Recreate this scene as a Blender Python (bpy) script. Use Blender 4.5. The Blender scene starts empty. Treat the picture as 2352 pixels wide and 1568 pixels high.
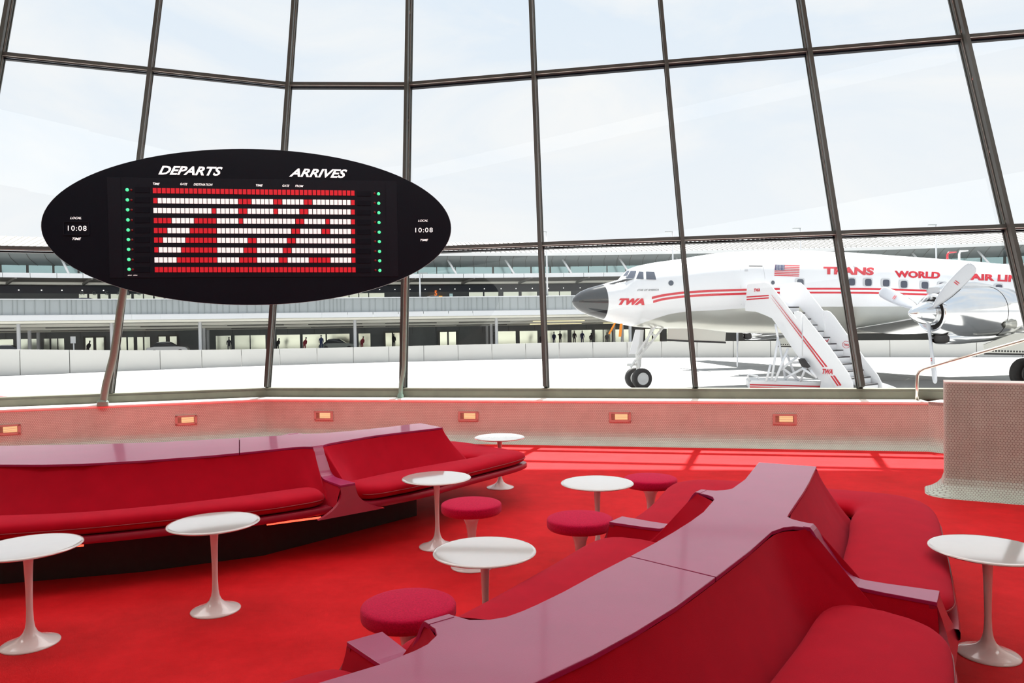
import bpy, bmesh, math, random
import numpy as np
from mathutils import Vector, Matrix
random.seed(4); RNG = np.random.RandomState(7)
SC = bpy.context.scene; COL = SC.collection
# ---------------------------------------------------------------- camera
SGN = 1; F = 1714.0; PITCH = math.radians(1.06); ROLL = -0.01523; EYE = 1.6
cam = bpy.data.cameras.new('camera'); camo = bpy.data.objects.new('camera', cam); COL.objects.link(camo)
cam.sensor_width = 36; cam.lens = 36 * F / 2352; cam.clip_start = 0.05; cam.clip_end = 3000
f_ = Vector((0, math.cos(PITCH), -math.sin(PITCH))); r0 = Vector((1, 0, 0)); u0 = r0.cross(f_)

rr = r0 * math.cos(ROLL) + u0 * math.sin(ROLL) * SGN
uu = rr.cross(f_)
camo.matrix_world = Matrix(((rr.x, uu.x, -f_.x, 0), (rr.y, uu.y, -f_.y, 0), (rr.z, uu.z, -f_.z, EYE), (0, 0, 0, 1)))
SC.camera = camo
# ---------------------------------------------------------------- world, sun, exposure
SC.view_settings.view_transform = 'Standard'; SC.view_settings.look = 'None'
SC.view_settings.exposure = 0.0; SC.view_settings.gamma = 1; SC.view_settings.use_curve_mapping = False
W = bpy.data.worlds.new('world'); SC.world = W; W.use_nodes = True
nt = W.node_tree; nt.nodes.clear()
def N(nt, t, **k):
    n = nt.nodes.new(t)
    for a, b in k.items(): setattr(n, a, b)
    return n
def L(nt, a, b): nt.links.new(a, b)
tc = N(nt, 'ShaderNodeTexCoord'); mp = N(nt, 'ShaderNodeMapping'); mp.inputs['Scale'].default_value = (1.2, 1.2, 3.0)
mp.inputs['Rotation'].default_value = (0, 0.5, 0.3)
L(nt, tc.outputs['Generated'], mp.inputs['Vector'])
nz = N(nt, 'ShaderNodeTexNoise'); nz.inputs['Scale'].default_value = 2.2; nz.inputs['Detail'].default_value = 6
nz.inputs['Roughness'].default_value = 0.55; nz.inputs['Distortion'].default_value = 0.6
L(nt, mp.outputs['Vector'], nz.inputs['Vector'])
sx = N(nt, 'ShaderNodeSeparateXYZ'); L(nt, tc.outputs['Generated'], sx.inputs['Vector'])
rmp = N(nt, 'ShaderNodeValToRGB'); rmp.color_ramp.elements[0].position = 0.0; rmp.color_ramp.elements[0].color = (0.97, 0.985, 1.0, 1)
rmp.color_ramp.elements[1].position = 0.55; rmp.color_ramp.elements[1].color = (0.74, 0.86, 1.0, 1)
L(nt, sx.outputs['Z'], rmp.inputs['Fac'])
cr = N(nt, 'ShaderNodeValToRGB'); cr.color_ramp.elements[0].position = 0.42; cr.color_ramp.elements[0].color = (0, 0, 0, 1)
cr.color_ramp.elements[1].position = 0.68; cr.color_ramp.elements[1].color = (1, 1, 1, 1)
L(nt, nz.outputs['Fac'], cr.inputs['Fac'])
mx = N(nt, 'ShaderNodeMixRGB'); mx.inputs['Color2'].default_value = (1.0, 1.0, 1.0, 1)
L(nt, cr.outputs['Color'], mx.inputs['Fac']); L(nt, rmp.outputs['Color'], mx.inputs['Color1'])
bg = N(nt, 'ShaderNodeBackground'); bg.inputs['Strength'].default_value = 0.98
L(nt, mx.outputs['Color'], bg.inputs['Color'])
wo = N(nt, 'ShaderNodeOutputWorld'); L(nt, bg.outputs['Background'], wo.inputs['Surface'])
sun = bpy.data.lights.new('sun', 'SUN'); sun.energy = 17.0; sun.angle = math.radians(0.6); sun.color = (1.0, 0.97, 0.92)
suno = bpy.data.objects.new('sun', sun); COL.objects.link(suno)
suno.rotation_euler = Vector((0.08, 0.555, 1.0)).to_track_quat('Z', 'Y').to_euler(); suno.location = (10, 60, 100)
# soft unseen fill lights added under the roof to brighten the lounge
AREA_LIGHTS = [((0.0, 8.6, 7.75), 19.0, 5.0, 580, (0.97, 0.98, 1.0), (-0.75, 0, 0)), ((0.0, -1.0, 7.8), 14.0, 4.0, 60, (1.0, 0.96, 0.93), (0, 0, 0)), ((0.0, 4.6, 7.7), 19.0, 2.6, 560, (0.93, 1.0, 0.96), (0.75, 0, 0))]
for loc, sx_, sy_, e, c, ro in AREA_LIGHTS:
    a = bpy.data.lights.new('fill_light', 'AREA'); a.shape = 'RECTANGLE'; a.size = sx_; a.size_y = sy_; a.energy = e; a.color = c
    ao = bpy.data.objects.new('fill_light', a); COL.objects.link(ao); ao.location = loc; ao.rotation_euler = ro

# ---------------------------------------------------------------- photo geometry helpers
def ray(x, y):
    a, b = x - 1176, y - 784
    u = a * math.cos(ROLL) + b * math.sin(ROLL); v = -a * math.sin(ROLL) + b * math.cos(ROLL)
    return np.array([u / F, math.cos(PITCH) - (v / F) * math.sin(PITCH), -(v / F) * math.cos(PITCH) - math.sin(PITCH)])
CAM = np.array([0, 0, EYE])
def atz(x, y, z): r = ray(x, y); return r * ((z - EYE) / r[2]) + CAM
def aty(x, y, Y): r = ray(x, y); return r * (Y / r[1]) + CAM
def atplane(x, y, A, d):
    """ray through a picture point meets the vertical plane through A (plan) along unit d: returns distance along d, z"""
    r = ray(x, y); n = np.array([-d[1], d[0]]); t = (n @ np.array(A)) / (n @ r[:2]); p = r * t + CAM
    return float((p[:2] - np.array(A)) @ np.array(d)), float(p[2])

# ---------------------------------------------------------------- materials
MATS = {}
def mat(name, color, rough=0.5, metal=0.0, spec=0.5, sheen=0.0, coat=0.0, emit=None, estr=0.0, noise=0.0, nscale=20.0, bump=0.0, bscale=60.0, alpha=1.0, sheen_tint=None, ior=1.5):
    if name in MATS: return MATS[name]
    m = bpy.data.materials.new(name); m.use_nodes = True; nt = m.node_tree
    b = nt.nodes['Principled BSDF']
    b.inputs['Base Color'].default_value = (*color, 1); b.inputs['Roughness'].default_value = rough
    b.inputs['Metallic'].default_value = metal; b.inputs['Specular IOR Level'].default_value = spec
    b.inputs['Sheen Weight'].default_value = sheen; b.inputs['Coat Weight'].default_value = coat
    b.inputs['Coat Roughness'].default_value = 0.08 if coat < 1 else .25
    b.inputs['IOR'].default_value = ior
    if sheen_tint: b.inputs['Sheen Tint'].default_value = (*sheen_tint, 1)
    if emit: b.inputs['Emission Color'].default_value = (*emit, 1); b.inputs['Emission Strength'].default_value = estr
    tc = N(nt, 'ShaderNodeTexCoord')
    n1 = N(nt, 'ShaderNodeTexNoise'); n1.inputs['Scale'].default_value = nscale; n1.inputs['Detail'].default_value = 5
    L(nt, tc.outputs['Object'], n1.inputs['Vector'])
    hs = N(nt, 'ShaderNodeHueSaturation'); hs.inputs['Color'].default_value = (*color, 1)
    mr = N(nt, 'ShaderNodeMapRange'); mr.inputs['From Min'].default_value = 0.3; mr.inputs['From Max'].default_value = 0.7
    mr.inputs['To Min'].default_value = 1 - noise; mr.inputs['To Max'].default_value = 1 + noise
    L(nt, n1.outputs['Fac'], mr.inputs['Value']); L(nt, mr.outputs['Result'], hs.inputs['Value']); L(nt, hs.outputs['Color'], b.inputs['Base Color'])
    if bump:
        n2 = N(nt, 'ShaderNodeTexNoise'); n2.inputs['Scale'].default_value = bscale; n2.inputs['Detail'].default_value = 3
        L(nt, tc.outputs['Object'], n2.inputs['Vector'])
        bp = N(nt, 'ShaderNodeBump'); bp.inputs['Strength'].default_value = bump; bp.inputs['Distance'].default_value = 0.01
        L(nt, n2.outputs['Fac'], bp.inputs['Height']); L(nt, bp.outputs['Normal'], b.inputs['Normal'])
    MATS[name] = m; return m
M_white = mat('white_lacquer', (0.86, 0.85, 0.84), 0.12, coat=0.5, noise=0.01)
M_top = mat('table_laminate', (0.70, 0.70, 0.68), 0.05, spec=0.8, coat=0.9, noise=0.01)
M_leather = mat('red_leather', (0.34, 0.008, 0.035), 0.36, spec=0.5, coat=0.3, ior=1.5, noise=0.05, nscale=6, bump=0.08, bscale=350)
M_ledge = mat('ledge_leather_sky_tint', (0.38, 0.013, 0.115), 0.36, spec=0.55, coat=0.3, ior=1.56, noise=0.05, nscale=6, bump=0.08, bscale=350)  # same leather, bluer base colour imitating the sky's reflection
M_edge = mat('red_piping', (0.30, 0.01, 0.02), 0.35, noise=0.03)
M_fabric = mat('red_upholstery', (0.50, 0.001, 0.016), 0.9, spec=0.15, sheen=0.14, sheen_tint=(1, .32, .55), noise=0.06, nscale=8, bump=0.15, bscale=500)
M_stool = mat('crimson_tweed', (0.60, 0.002, 0.055), 0.95, spec=0.2, sheen=0.16, sheen_tint=(1, .5, .7), noise=0.18, nscale=140, bump=0.3, bscale=400)
M_plinth = mat('dark_plinth', (0.02, 0.022, 0.02), 0.6, noise=0.1)
M_led = mat('orange_strip_light', (1, .15, .08), 0.5, emit=(1, .07, .035), estr=3.0)
M_steel = mat('dark_window_steel', (0.058, 0.066, 0.060), 0.5, metal=0.0, spec=0.3, noise=0.08, nscale=3)
M_steelbright = mat('bare_aluminium_edge', (0.55, 0.54, 0.5), 0.3, metal=0.7, noise=0.03)
M_sill = mat('olive_painted_steel', (0.13, 0.135, 0.10), 0.45, noise=0.12, nscale=5)
M_conc = mat('white_ledge_plaster', (0.82, 0.81, 0.77), 0.7, noise=0.04, nscale=6)
M_ceil = mat('off_white_concrete', (0.62, 0.60, 0.54), 0.85, noise=0.06, nscale=3)
M_black = mat('board_black', (0.003, 0.005, 0.011), 0.35, spec=0.2, noise=0.1, nscale=30)
M_boardin = mat('board_module_black', (0.005, 0.007, 0.014), 0.5, spec=0.2, noise=0.1, nscale=30)
M_rim = mat('board_rim', (0.10, 0.10, 0.11), 0.25, metal=0.6)
M_red = mat('flap_red', (0.62, 0.008, 0.022), 0.5, emit=(0.62, 0.008, 0.022), estr=0.35)  # printed flap with some glow added to its colour
M_whitef = mat('flap_white', (0.85, 0.80, 0.78), 0.5, emit=(.85, .80, .79), estr=0.7)  # glow added so the white flaps look brighter, they are not lamps
M_text = mat('board_lettering_white', (0.9, 0.88, 0.85), 0.5, emit=(.9, .89, .88), estr=0.9)  # glow added to brighten the printed letters
M_green = mat('indicator_green', (0.05, .7, .3), 0.4, emit=(0.08, 0.9, 0.36), estr=1.0)
M_dimred = mat('indicator_red_off', (0.16, 0.006, 0.012), 0.3)
M_pipe = mat('painted_pipe', (0.20, 0.31, 0.26), 0.55, spec=0.3, noise=0.05)
M_rail = mat('brushed_rail', (0.55, 0.52, 0.46), 0.3, metal=0.9, noise=0.03)
M_tarmac = mat('pale_concrete_apron', (0.31, 0.31, 0.305), 0.85, noise=0.03, nscale=0.15)
M_barrier = mat('white_barrier_panel', (0.66, 0.65, 0.62), 0.6, noise=0.02, nscale=0.5)
M_joint = mat('dark_joint', (0.18, 0.18, 0.18), 0.8)
M_paint = mat('aircraft_white', (0.80, 0.81, 0.83), 0.22, coat=0.4, noise=0.01)
M_belly = mat('aircraft_bare_belly', (0.60, 0.60, 0.55), 0.28, metal=0.5, noise=0.03, nscale=0.7)
M_alu = mat('polished_aluminium', (0.80, 0.81, 0.82), 0.14, metal=1.0, noise=0.05, nscale=1.5, bump=0.12, bscale=6)
M_blade = mat('blade_grey', (0.50, 0.52, 0.56), 0.35, metal=0.3, noise=0.02)
M_radome = mat('radome_black', (0.012, 0.013, 0.016), 0.10, coat=0.6)
M_glassdk = mat('aircraft_window', (0.05, 0.06, 0.09), 0.12, spec=0.8)
M_wframe = mat('aircraft_window_frame', (0.55, 0.56, 0.58), 0.4)
M_redp = mat('livery_red', (0.62, 0.012, 0.03), 0.35)
M_blk = mat('black_print', (0.02, 0.02, 0.02), 0.5)
M_navy = mat('navy_print', (0.02, 0.03, 0.12), 0.5)
M_tyre = mat('tyre_rubber', (0.035, 0.035, 0.035), 0.75, noise=0.15, nscale=8)
M_hubw = mat('wheel_white', (0.75, 0.75, 0.74), 0.4)
M_orange = mat('orange_ribbon', (0.95, 0.30, 0.02), 0.6)
M_dark = mat('dark_opening', (0.03, 0.03, 0.03), 0.7)
M_stair = mat('stair_white', (0.83, 0.84, 0.86), 0.35, noise=0.01)
M_tread = mat('tread_rubber', (0.06, 0.06, 0.065), 0.7)
# terminal
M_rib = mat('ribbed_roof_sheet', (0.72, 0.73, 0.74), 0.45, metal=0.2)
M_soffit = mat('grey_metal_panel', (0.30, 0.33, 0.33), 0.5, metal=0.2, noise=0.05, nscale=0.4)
M_teal = mat('teal_glass', (0.42, 0.60, 0.60), 0.15, metal=0.7)
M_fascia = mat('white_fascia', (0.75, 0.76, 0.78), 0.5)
M_cream = mat('cream_soffit', (0.90, 0.88, 0.79), 0.7)
M_shop = mat('pale_window_glass', (0.72, 0.75, 0.62), 0.15, metal=0.9)
M_dkwall = mat('dark_grey_cladding', (0.22, 0.235, 0.235), 0.6, noise=0.1, nscale=0.5)
M_navywall = mat('dark_navy_band', (0.06, 0.07, 0.095), 0.4)
M_corr = mat('corrugated_grey', (0.36, 0.39, 0.40), 0.5, metal=0.2)
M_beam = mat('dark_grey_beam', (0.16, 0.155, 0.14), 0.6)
M_lampw = mat('downlight', (1, 1, 1), 0.5, emit=(1, .98, .9), estr=1.5)
M_tube = mat('strip_lamp', (1, .9, .6), 0.5, emit=(1, .85, .5), estr=0.9)
M_amber = mat('amber_display', (1, .5, .05), 0.5, emit=(1, .42, .04), estr=0.8)
M_skin = mat('skin', (0.45, 0.28, 0.2), 0.6)
CLOTH = [mat('cloth_charcoal', (0.03, 0.03, 0.035), 0.9), mat('cloth_navy', (0.02, 0.03, 0.08), 0.9), mat('cloth_maroon', (0.2, 0.02, 0.03), 0.9), mat('cloth_grey', (0.12, 0.12, 0.12), 0.9)]
M_carblue = mat('car_paint_dark_blue', (0.02, 0.04, 0.12), 0.2, coat=1)
M_carwhite = mat('car_paint_white', (0.7, 0.7, 0.7), 0.2, coat=1)
M_cargreen = mat('car_paint_dark_green', (0.03, 0.06, 0.05), 0.2, coat=1)
M_carred = mat('car_paint_red', (0.4, 0.02, 0.02), 0.2, coat=1)
M_carglass = mat('car_glass', (0.03, 0.035, 0.04), 0.1)

def carpet_mat():
    m = bpy.data.materials.new('red_carpet'); m.use_nodes = True; nt = m.node_tree; b = nt.nodes['Principled BSDF']
    tc = N(nt, 'ShaderNodeTexCoord')
    n1 = N(nt, 'ShaderNodeTexNoise'); n1.inputs['Scale'].default_value = 2.2; n1.inputs['Detail'].default_value = 9; n1.inputs['Roughness'].default_value = 0.75
    n2 = N(nt, 'ShaderNodeTexNoise'); n2.inputs['Scale'].default_value = 300; n2.inputs['Detail'].default_value = 2
    L(nt, tc.outputs['Object'], n1.inputs['Vector']); L(nt, tc.outputs['Object'], n2.inputs['Vector'])
    r = N(nt, 'ShaderNodeValToRGB'); r.color_ramp.elements[0].position = 0.3; r.color_ramp.elements[0].color = (0.54, 0.0015, 0.006, 1)
    r.color_ramp.elements[1].position = 0.72; r.color_ramp.elements[1].color = (0.80, 0.010, 0.018, 1)
    L(nt, n1.outputs['Fac'], r.inputs['Fac']); L(nt, r.outputs['Color'], b.inputs['Base Color'])
    bp = N(nt, 'ShaderNodeBump'); bp.inputs['Strength'].default_value = 0.5; bp.inputs['Distance'].default_value = 0.006
    L(nt, n2.outputs['Fac'], bp.inputs['Height']); L(nt, bp.outputs['Normal'], b.inputs['Normal'])
    b.inputs['Roughness'].default_value = 0.74; b.inputs['IOR'].default_value = 1.28; b.inputs['Specular IOR Level'].default_value = 0.5; b.inputs['Specular Tint'].default_value = (1, 0.8, 0.7, 1)
    b.inputs['Sheen Weight'].default_value = 0.08; b.inputs['Sheen Roughness'].default_value = 0.2; b.inputs['Sheen Tint'].default_value = (1, .8, .65, 1)
    return m
def tile_mat(name='penny_tile_mosaic', c1=(0.50, 0.60, 0.53), c2=(0.60, 0.72, 0.64), grout=(0.24, 0.23, 0.20), s=0.026):
    m = bpy.data.materials.new(name); m.use_nodes = True; nt = m.node_tree; b = nt.nodes['Principled BSDF']
    uv = N(nt, 'ShaderNodeUVMap')
    def vm(op, *ins):
        n = N(nt, 'ShaderNodeVectorMath', operation=op)
        for i, v in enumerate(ins):
            if isinstance(v, tuple): n.inputs[i].default_value = v
            else: L(nt, v, n.inputs[i])
        return n
    sc = vm('MULTIPLY', uv.outputs['UV'], (1 / s, 1 / (s * 1.732), 0))
    def dist(off):
        a = vm('ADD', sc.outputs[0], off); fr = vm('FRACTION', a.outputs[0]); c = vm('SUBTRACT', fr.outputs[0], (0.5, 0.5, 0))
        k = vm('MULTIPLY', c.outputs[0], (1, 1.732, 0)); return vm('LENGTH', k.outputs[0])
    d1, d2 = dist((0, 0, 0)), dist((0.5, 0.5, 0))
    mn = N(nt, 'ShaderNodeMath', operation='MINIMUM'); L(nt, d1.outputs['Value'], mn.inputs[0]); L(nt, d2.outputs['Value'], mn.inputs[1])
    mr = N(nt, 'ShaderNodeMapRange'); mr.inputs['From Min'].default_value = 0.43; mr.inputs['From Max'].default_value = 0.50
    L(nt, mn.outputs[0], mr.inputs['Value'])
    n1 = N(nt, 'ShaderNodeTexNoise'); n1.inputs['Scale'].default_value = 3; n1.inputs['Detail'].default_value = 8; n1.inputs['Roughness'].default_value = 0.7
    L(nt, uv.outputs['UV'], n1.inputs['Vector'])
    r = N(nt, 'ShaderNodeValToRGB'); r.color_ramp.elements[0].position = 0.35; r.color_ramp.elements[0].color = (*c1, 1)
    r.color_ramp.elements[1].position = 0.65; r.color_ramp.elements[1].color = (*c2, 1); L(nt, n1.outputs['Fac'], r.inputs['Fac'])
    mx = N(nt, 'ShaderNodeMixRGB'); mx.inputs['Color2'].default_value = (*grout, 1); L(nt, mr.outputs[0], mx.inputs['Fac']); L(nt, r.outputs['Color'], mx.inputs['Color1'])
    L(nt, mx.outputs['Color'], b.inputs['Base Color']); b.inputs['Roughness'].default_value = 0.5
    bp = N(nt, 'ShaderNodeBump', invert=True); bp.inputs['Strength'].default_value = 0.5; bp.inputs['Distance'].default_value = 0.002
    L(nt, mr.outputs[0], bp.inputs['Height']); L(nt, bp.outputs['Normal'], b.inputs['Normal'])
    return m
def pane_mat():
    m = bpy.data.materials.new('clear_window_glass'); m.use_nodes = True; nt = m.node_tree; nt.nodes.clear()
    o = N(nt, 'ShaderNodeOutputMaterial'); t = N(nt, 'ShaderNodeBsdfTransparent'); t.inputs['Color'].default_value = (0.97, 0.985, 0.98, 1)
    g = N(nt, 'ShaderNodeBsdfGlossy'); g.inputs['Roughness'].default_value = 0.01; lw = N(nt, 'ShaderNodeLayerWeight'); lw.inputs['Blend'].default_value = 0.5; pw = N(nt, 'ShaderNodeMath', operation='POWER'); pw.inputs[1].default_value = 4.0; L(nt, lw.outputs['Facing'], pw.inputs[0]); fr = N(nt, 'ShaderNodeMath', operation='MULTIPLY_ADD'); fr.inputs[1].default_value = 0.4; fr.inputs[2].default_value = 0.02; L(nt, pw.outputs[0], fr.inputs[0])
    mi = N(nt, 'ShaderNodeMixShader'); L(nt, fr.outputs[0], mi.inputs[0]); L(nt, t.outputs[0], mi.inputs[1]); L(nt, g.outputs[0], mi.inputs[2]); L(nt, mi.outputs[0], o.inputs['Surface'])
    return m
M_carpet = carpet_mat(); M_tile = tile_mat(); M_pane = pane_mat()

# ---------------------------------------------------------------- mesh helpers
class MB:
    def __init__(s): s.v = []; s.f = []; s.mi = []
    def add(s, vs, fs, mi=0):
        o = len(s.v); s.v += [tuple(map(float, p)) for p in vs]; s.f += [tuple(i + o for i in f) for f in fs]; s.mi += [mi] * len(fs); return s
    def box(s, c, size, ax=None, mi=0):
        """c centre, size full, ax 3 axis vectors"""
        c = np.array(c, float); ax = np.eye(3) if ax is None else np.array(ax, float); h = np.array(size, float) / 2
        vs = [c + ax[0] * h[0] * a + ax[1] * h[1] * b + ax[2] * h[2] * d for a in (-1, 1) for b in (-1, 1) for d in (-1, 1)]
        return s.add(vs, [(0, 1, 3, 2), (4, 6, 7, 5), (0, 4, 5, 1), (2, 3, 7, 6), (0, 2, 6, 4), (1, 5, 7, 3)], mi)
    def bar(s, a, b, w, d, side=(1, 0, 0), mi=0):
        """rectangular bar from a to b; w across 'side', d across the third direction"""
        a, b = np.array(a, float), np.array(b, float); t = b - a; ln = np.linalg.norm(t); t = t / ln
        side = np.array(side, float); side = side - t * (side @ t); side /= np.linalg.norm(side); up = np.cross(t, side)
        return s.box((a + b) / 2, (w, d, ln), (side, up, t), mi)
    def tube(s, pts, r, n=10, caps=True, mi=0):
        pts = [np.array(p, float) for p in pts]; k = len(pts); R = r if hasattr(r, '__len__') else [r] * k
        prev = None; vs = []; fs = []
        for i, p in enumerate(pts):
            t = pts[min(i + 1, k - 1)] - pts[max(i - 1, 0)]; t = t / (np.linalg.norm(t) + 1e-12)
            if prev is None: prev = np.cross(t, (0, 0, 1) if abs(t[2]) < .9 else (1, 0, 0))
            e1 = prev - t * (prev @ t); e1 /= np.linalg.norm(e1); prev = e1; e2 = np.cross(t, e1)
            vs += [p + R[i] * (e1 * math.cos(2 * math.pi * j / n) + e2 * math.sin(2 * math.pi * j / n)) for j in range(n)]
        for i in range(k - 1):
            for j in range(n): fs.append((i * n + j, i * n + (j + 1) % n, (i + 1) * n + (j + 1) % n, (i + 1) * n + j))
        if caps: fs += [tuple(range(n))[::-1], tuple((k - 1) * n + j for j in range(n))]
        return s.add(vs, fs, mi)
    def grid(s, rows, closed_u=False, closed_v=False, mi=0):
        """rows: list of lists of points"""
        nr, nc = len(rows), len(rows[0]); vs = [p for r in rows for p in r]; fs = []
        for i in range(nr - (0 if closed_v else 1)):
            for j in range(nc - (0 if closed_u else 1)):
                a, b = i, (i + 1) % nr; c, d = j, (j + 1) % nc; fs.append((a * nc + c, a * nc + d, b * nc + d, b * nc + c))
        return s.add(vs, fs, mi)
    def lathe(s, prof, origin=(0, 0, 0), axis=(0, 0, 1), n=48, mi=0, sq=(1, 1)):
        """prof (distance along axis, radius)"""
        ax = np.array(axis, float); ax /= np.linalg.norm(ax); e1 = np.cross(ax, (0, 0, 1) if abs(ax[2]) < .9 else (1, 0, 0)); e1 /= np.linalg.norm(e1); e2 = np.cross(ax, e1)
        o = np.array(origin, float)
        rows = [[o + ax * h + r * (e1 * sq[0] * math.cos(2 * math.pi * j / n) + e2 * sq[1] * math.sin(2 * math.pi * j / n)) for j in range(n)] for h, r in prof]
        return s.grid(rows, closed_u=True, mi=mi)
    def prism(s, poly, vec, mi=0):
        """poly list of 3D points, extruded by vec"""
        poly = [np.array(p, float) for p in poly]; n = len(poly); vec = np.array(vec, float)
        fs = [tuple(range(n))[::-1], tuple(range(n, 2 * n))] + [(i, (i + 1) % n, n + (i + 1) % n, n + i) for i in range(n)]
        return s.add(poly + [p + vec for p in poly], fs, mi)
    def build(s, name, m, parent=None, smooth=False, bevel=0.0, sub=0, autos=None, uvs=None):
        me = bpy.data.meshes.new(name); me.from_pydata(s.v, [], s.f)
        ms = m if isinstance(m, (list, tuple)) else [m]
        for x in ms: me.materials.append(x)
        for p, i in zip(me.polygons, s.mi): p.material_index = i
        bm = bmesh.new(); bm.from_mesh(me); bmesh.ops.remove_doubles(bm, verts=bm.verts, dist=1e-5) if uvs is None else None
        bmesh.ops.recalc_face_normals(bm, faces=bm.faces); bm.to_mesh(me); bm.free()
        if uvs is not None:
            ul = me.uv_layers.new(name='UVMap')
            for lp in me.loops: ul.data[lp.index].uv = uvs[lp.vertex_index]
        if smooth:
            for p in me.polygons: p.use_smooth = True
            if autos is not None:
                ed = {}
                for p in me.polygons:
                    for k in p.edge_keys: ed.setdefault(k, []).append(p.normal)
                sh = {k for k, n in ed.items() if len(n) == 2 and n[0].angle(n[1], 0) > math.radians(autos)}
                for e in me.edges:
                    if tuple(sorted(e.vertices)) in sh: e.use_edge_sharp = True
        me.update(); o = bpy.data.objects.new(name, me); COL.objects.link(o)
        if bevel:
            md = o.modifiers.new('bevel', 'BEVEL'); md.width = bevel; md.segments = 2; md.limit_method = 'ANGLE'; md.angle_limit = 0.6
        if sub: md = o.modifiers.new('sub', 'SUBSURF'); md.levels = md.render_levels = sub
        if parent is not None: attach(o, parent)
        return o
def wmat(o):
    m = o.matrix_basis.copy()
    return (wmat(o.parent) @ o.matrix_parent_inverse @ m) if o.parent else m
def attach(o, parent):
    o.parent = parent; o.matrix_parent_inverse = wmat(parent).inverted()
def thing(name, label=None, cat=None, loc=(0, 0, 0), group=None, kind=None):
    o = bpy.data.objects.new(name, None); COL.objects.link(o); o.location = loc; o.empty_display_size = 0.1
    tag(o, label, cat, group, kind); return o
def tag(o, label=None, cat=None, group=None, kind=None):
    if label: o['label'] = label
    if cat: o['category'] = cat
    if group: o['group'] = group
    if kind: o['kind'] = kind
    return o
def copy_tree(o, parent=None):
    c = o.copy(); COL.objects.link(c)
    if parent is not None: c.parent = parent
    for ch in list(o.children): copy_tree(ch, c)
    return c
def new_obj(name, mesh, parent, mw=None):
    o = bpy.data.objects.new(name, mesh); COL.objects.link(o)
    if mw is not None: o.matrix_basis = mw
    attach(o, parent); return o
def text_geo(s, bold=0.0, shear=0.0, spacing=1.0, extr=0.0):
    cu = bpy.data.curves.new('t', 'FONT'); cu.body = s; cu.offset = bold; cu.shear = shear; cu.space_character = spacing; cu.resolution_u = 3
    o = bpy.data.objects.new('t', cu); COL.objects.link(o); dg = bpy.context.evaluated_depsgraph_get(); dg.update()
    me = bpy.data.meshes.new_from_object(o.evaluated_get(dg)); v = np.array([p.co[:2] for p in me.vertices]); f = [tuple(p.vertices) for p in me.polygons]
    bpy.data.objects.remove(o); bpy.data.curves.remove(cu); bpy.data.meshes.remove(me)
    lo, hi = v.min(0), v.max(0); return (v - lo) / (hi - lo), f
def quad(q, u, v):
    """q = bl, br, tr, tl picture corners"""
    bl, br, tr, tl = [np.array(p, float) for p in q]
    return bl * (1 - u) * (1 - v) + br * u * (1 - v) + tr * u * v + tl * (1 - u) * v
def decal_text(name, s, q, fn, m, parent, **k):
    v, f = text_geo(s, **k); mb = MB(); mb.add([fn(*quad(q, a, b)) for a, b in v], f); return mb.build(name, m, parent)

def resample(P, n, smooth=0):
    P = np.array(P, float)
    for _ in range(smooth):
        Q = [P[0]]
        for a, b in zip(P[:-1], P[1:]): Q += [a * .75 + b * .25, a * .25 + b * .75]
        Q.append(P[-1]); P = np.array(Q)
    d = np.r_[0, np.cumsum(np.linalg.norm(np.diff(P[:, :2], axis=0), axis=1))]
    t = np.linspace(0, d[-1], n); return np.c_[tuple(np.interp(t, d, P[:, i]) for i in range(P.shape[1]))]

# ================================================================ SETTING
def on(o, label=None): o['kind'] = 'structure'; (label and o.__setitem__('label', label)); return o
on(MB().box((0.5, 1.5, -0.05), (19, 18.6, 0.1)).build('floor', M_carpet))
on(MB().box((60, 60, -0.98), (420, 300, 0.1)).build('ground', M_tarmac))
mb = MB()
for x in np.arange(-60, 90, 6.0): mb.box((x, 36, -0.928), (0.05, 52, 0.006))
for y in np.arange(14, 60, 6.0): mb.box((10, y, -0.928), (150, 0.05, 0.006))
j = mb.build('trim_9', M_joint); on(j)
# wall line (plan) at its face, from left to right
WALL = [(-9.5, 9.27), (-3.68, 11.06), (5.16, 9.26)]
def wall_off(P, d):
    """offset polyline towards the room (-Y side) by d, mitred"""
    out = []; P = [np.array(p, float) for p in P]
    for i, p in enumerate(P):
        ns = []
        if i: t = P[i] - P[i - 1]; t /= np.linalg.norm(t); ns.append(np.array([t[1], -t[0]]))
        if i < len(P) - 1: t = P[i + 1] - P[i]; t /= np.linalg.norm(t); ns.append(np.array([t[1], -t[0]]))
        n = sum(ns); n /= np.linalg.norm(n); out.append(p + n * d / max(.3, n @ ns[0]))
    return out
def sweep_wall(P, prof, name, m, parent=None, uv=True, kind=True):
    P2 = []
    for a, b in zip(P[:-1], P[1:]):
        k = 12; P2 += [np.array(a) + (np.array(b) - np.array(a)) * i / k for i in range(k)]
    P2.append(np.array(P[-1])); lines = [wall_off(P2, d) for d, z in prof]
    s = np.r_[0, np.cumsum([np.linalg.norm(b - a) for a, b in zip(P2[:-1], P2[1:])])]
    h = np.r_[0, np.cumsum([math.hypot(b[0] - a[0], b[1] - a[1]) for a, b in zip(prof[:-1], prof[1:])])]
    rows = [[(q[0], q[1], z) for q in ln] for ln, (d, z) in zip(lines, prof)]
    uvs = [(s[j], h[i]) for i in range(len(prof)) for j in range(len(P2))]
    o = MB().grid(rows).build(name, m, parent, uvs=uvs if uv else None)
    if kind: on(o)
    return o
prof = [(0.13, 0.0), (0.12, 0.012), (0.075, 0.03), (0.035, 0.06), (0.01, 0.105), (0, 0.16), (0, 0.60), (-0.30, 0.60)]
prof = prof[:7] + [(0, 0.6)]
wb = sweep_wall(WALL, prof[:7], 'wall_back', M_tile)
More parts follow.
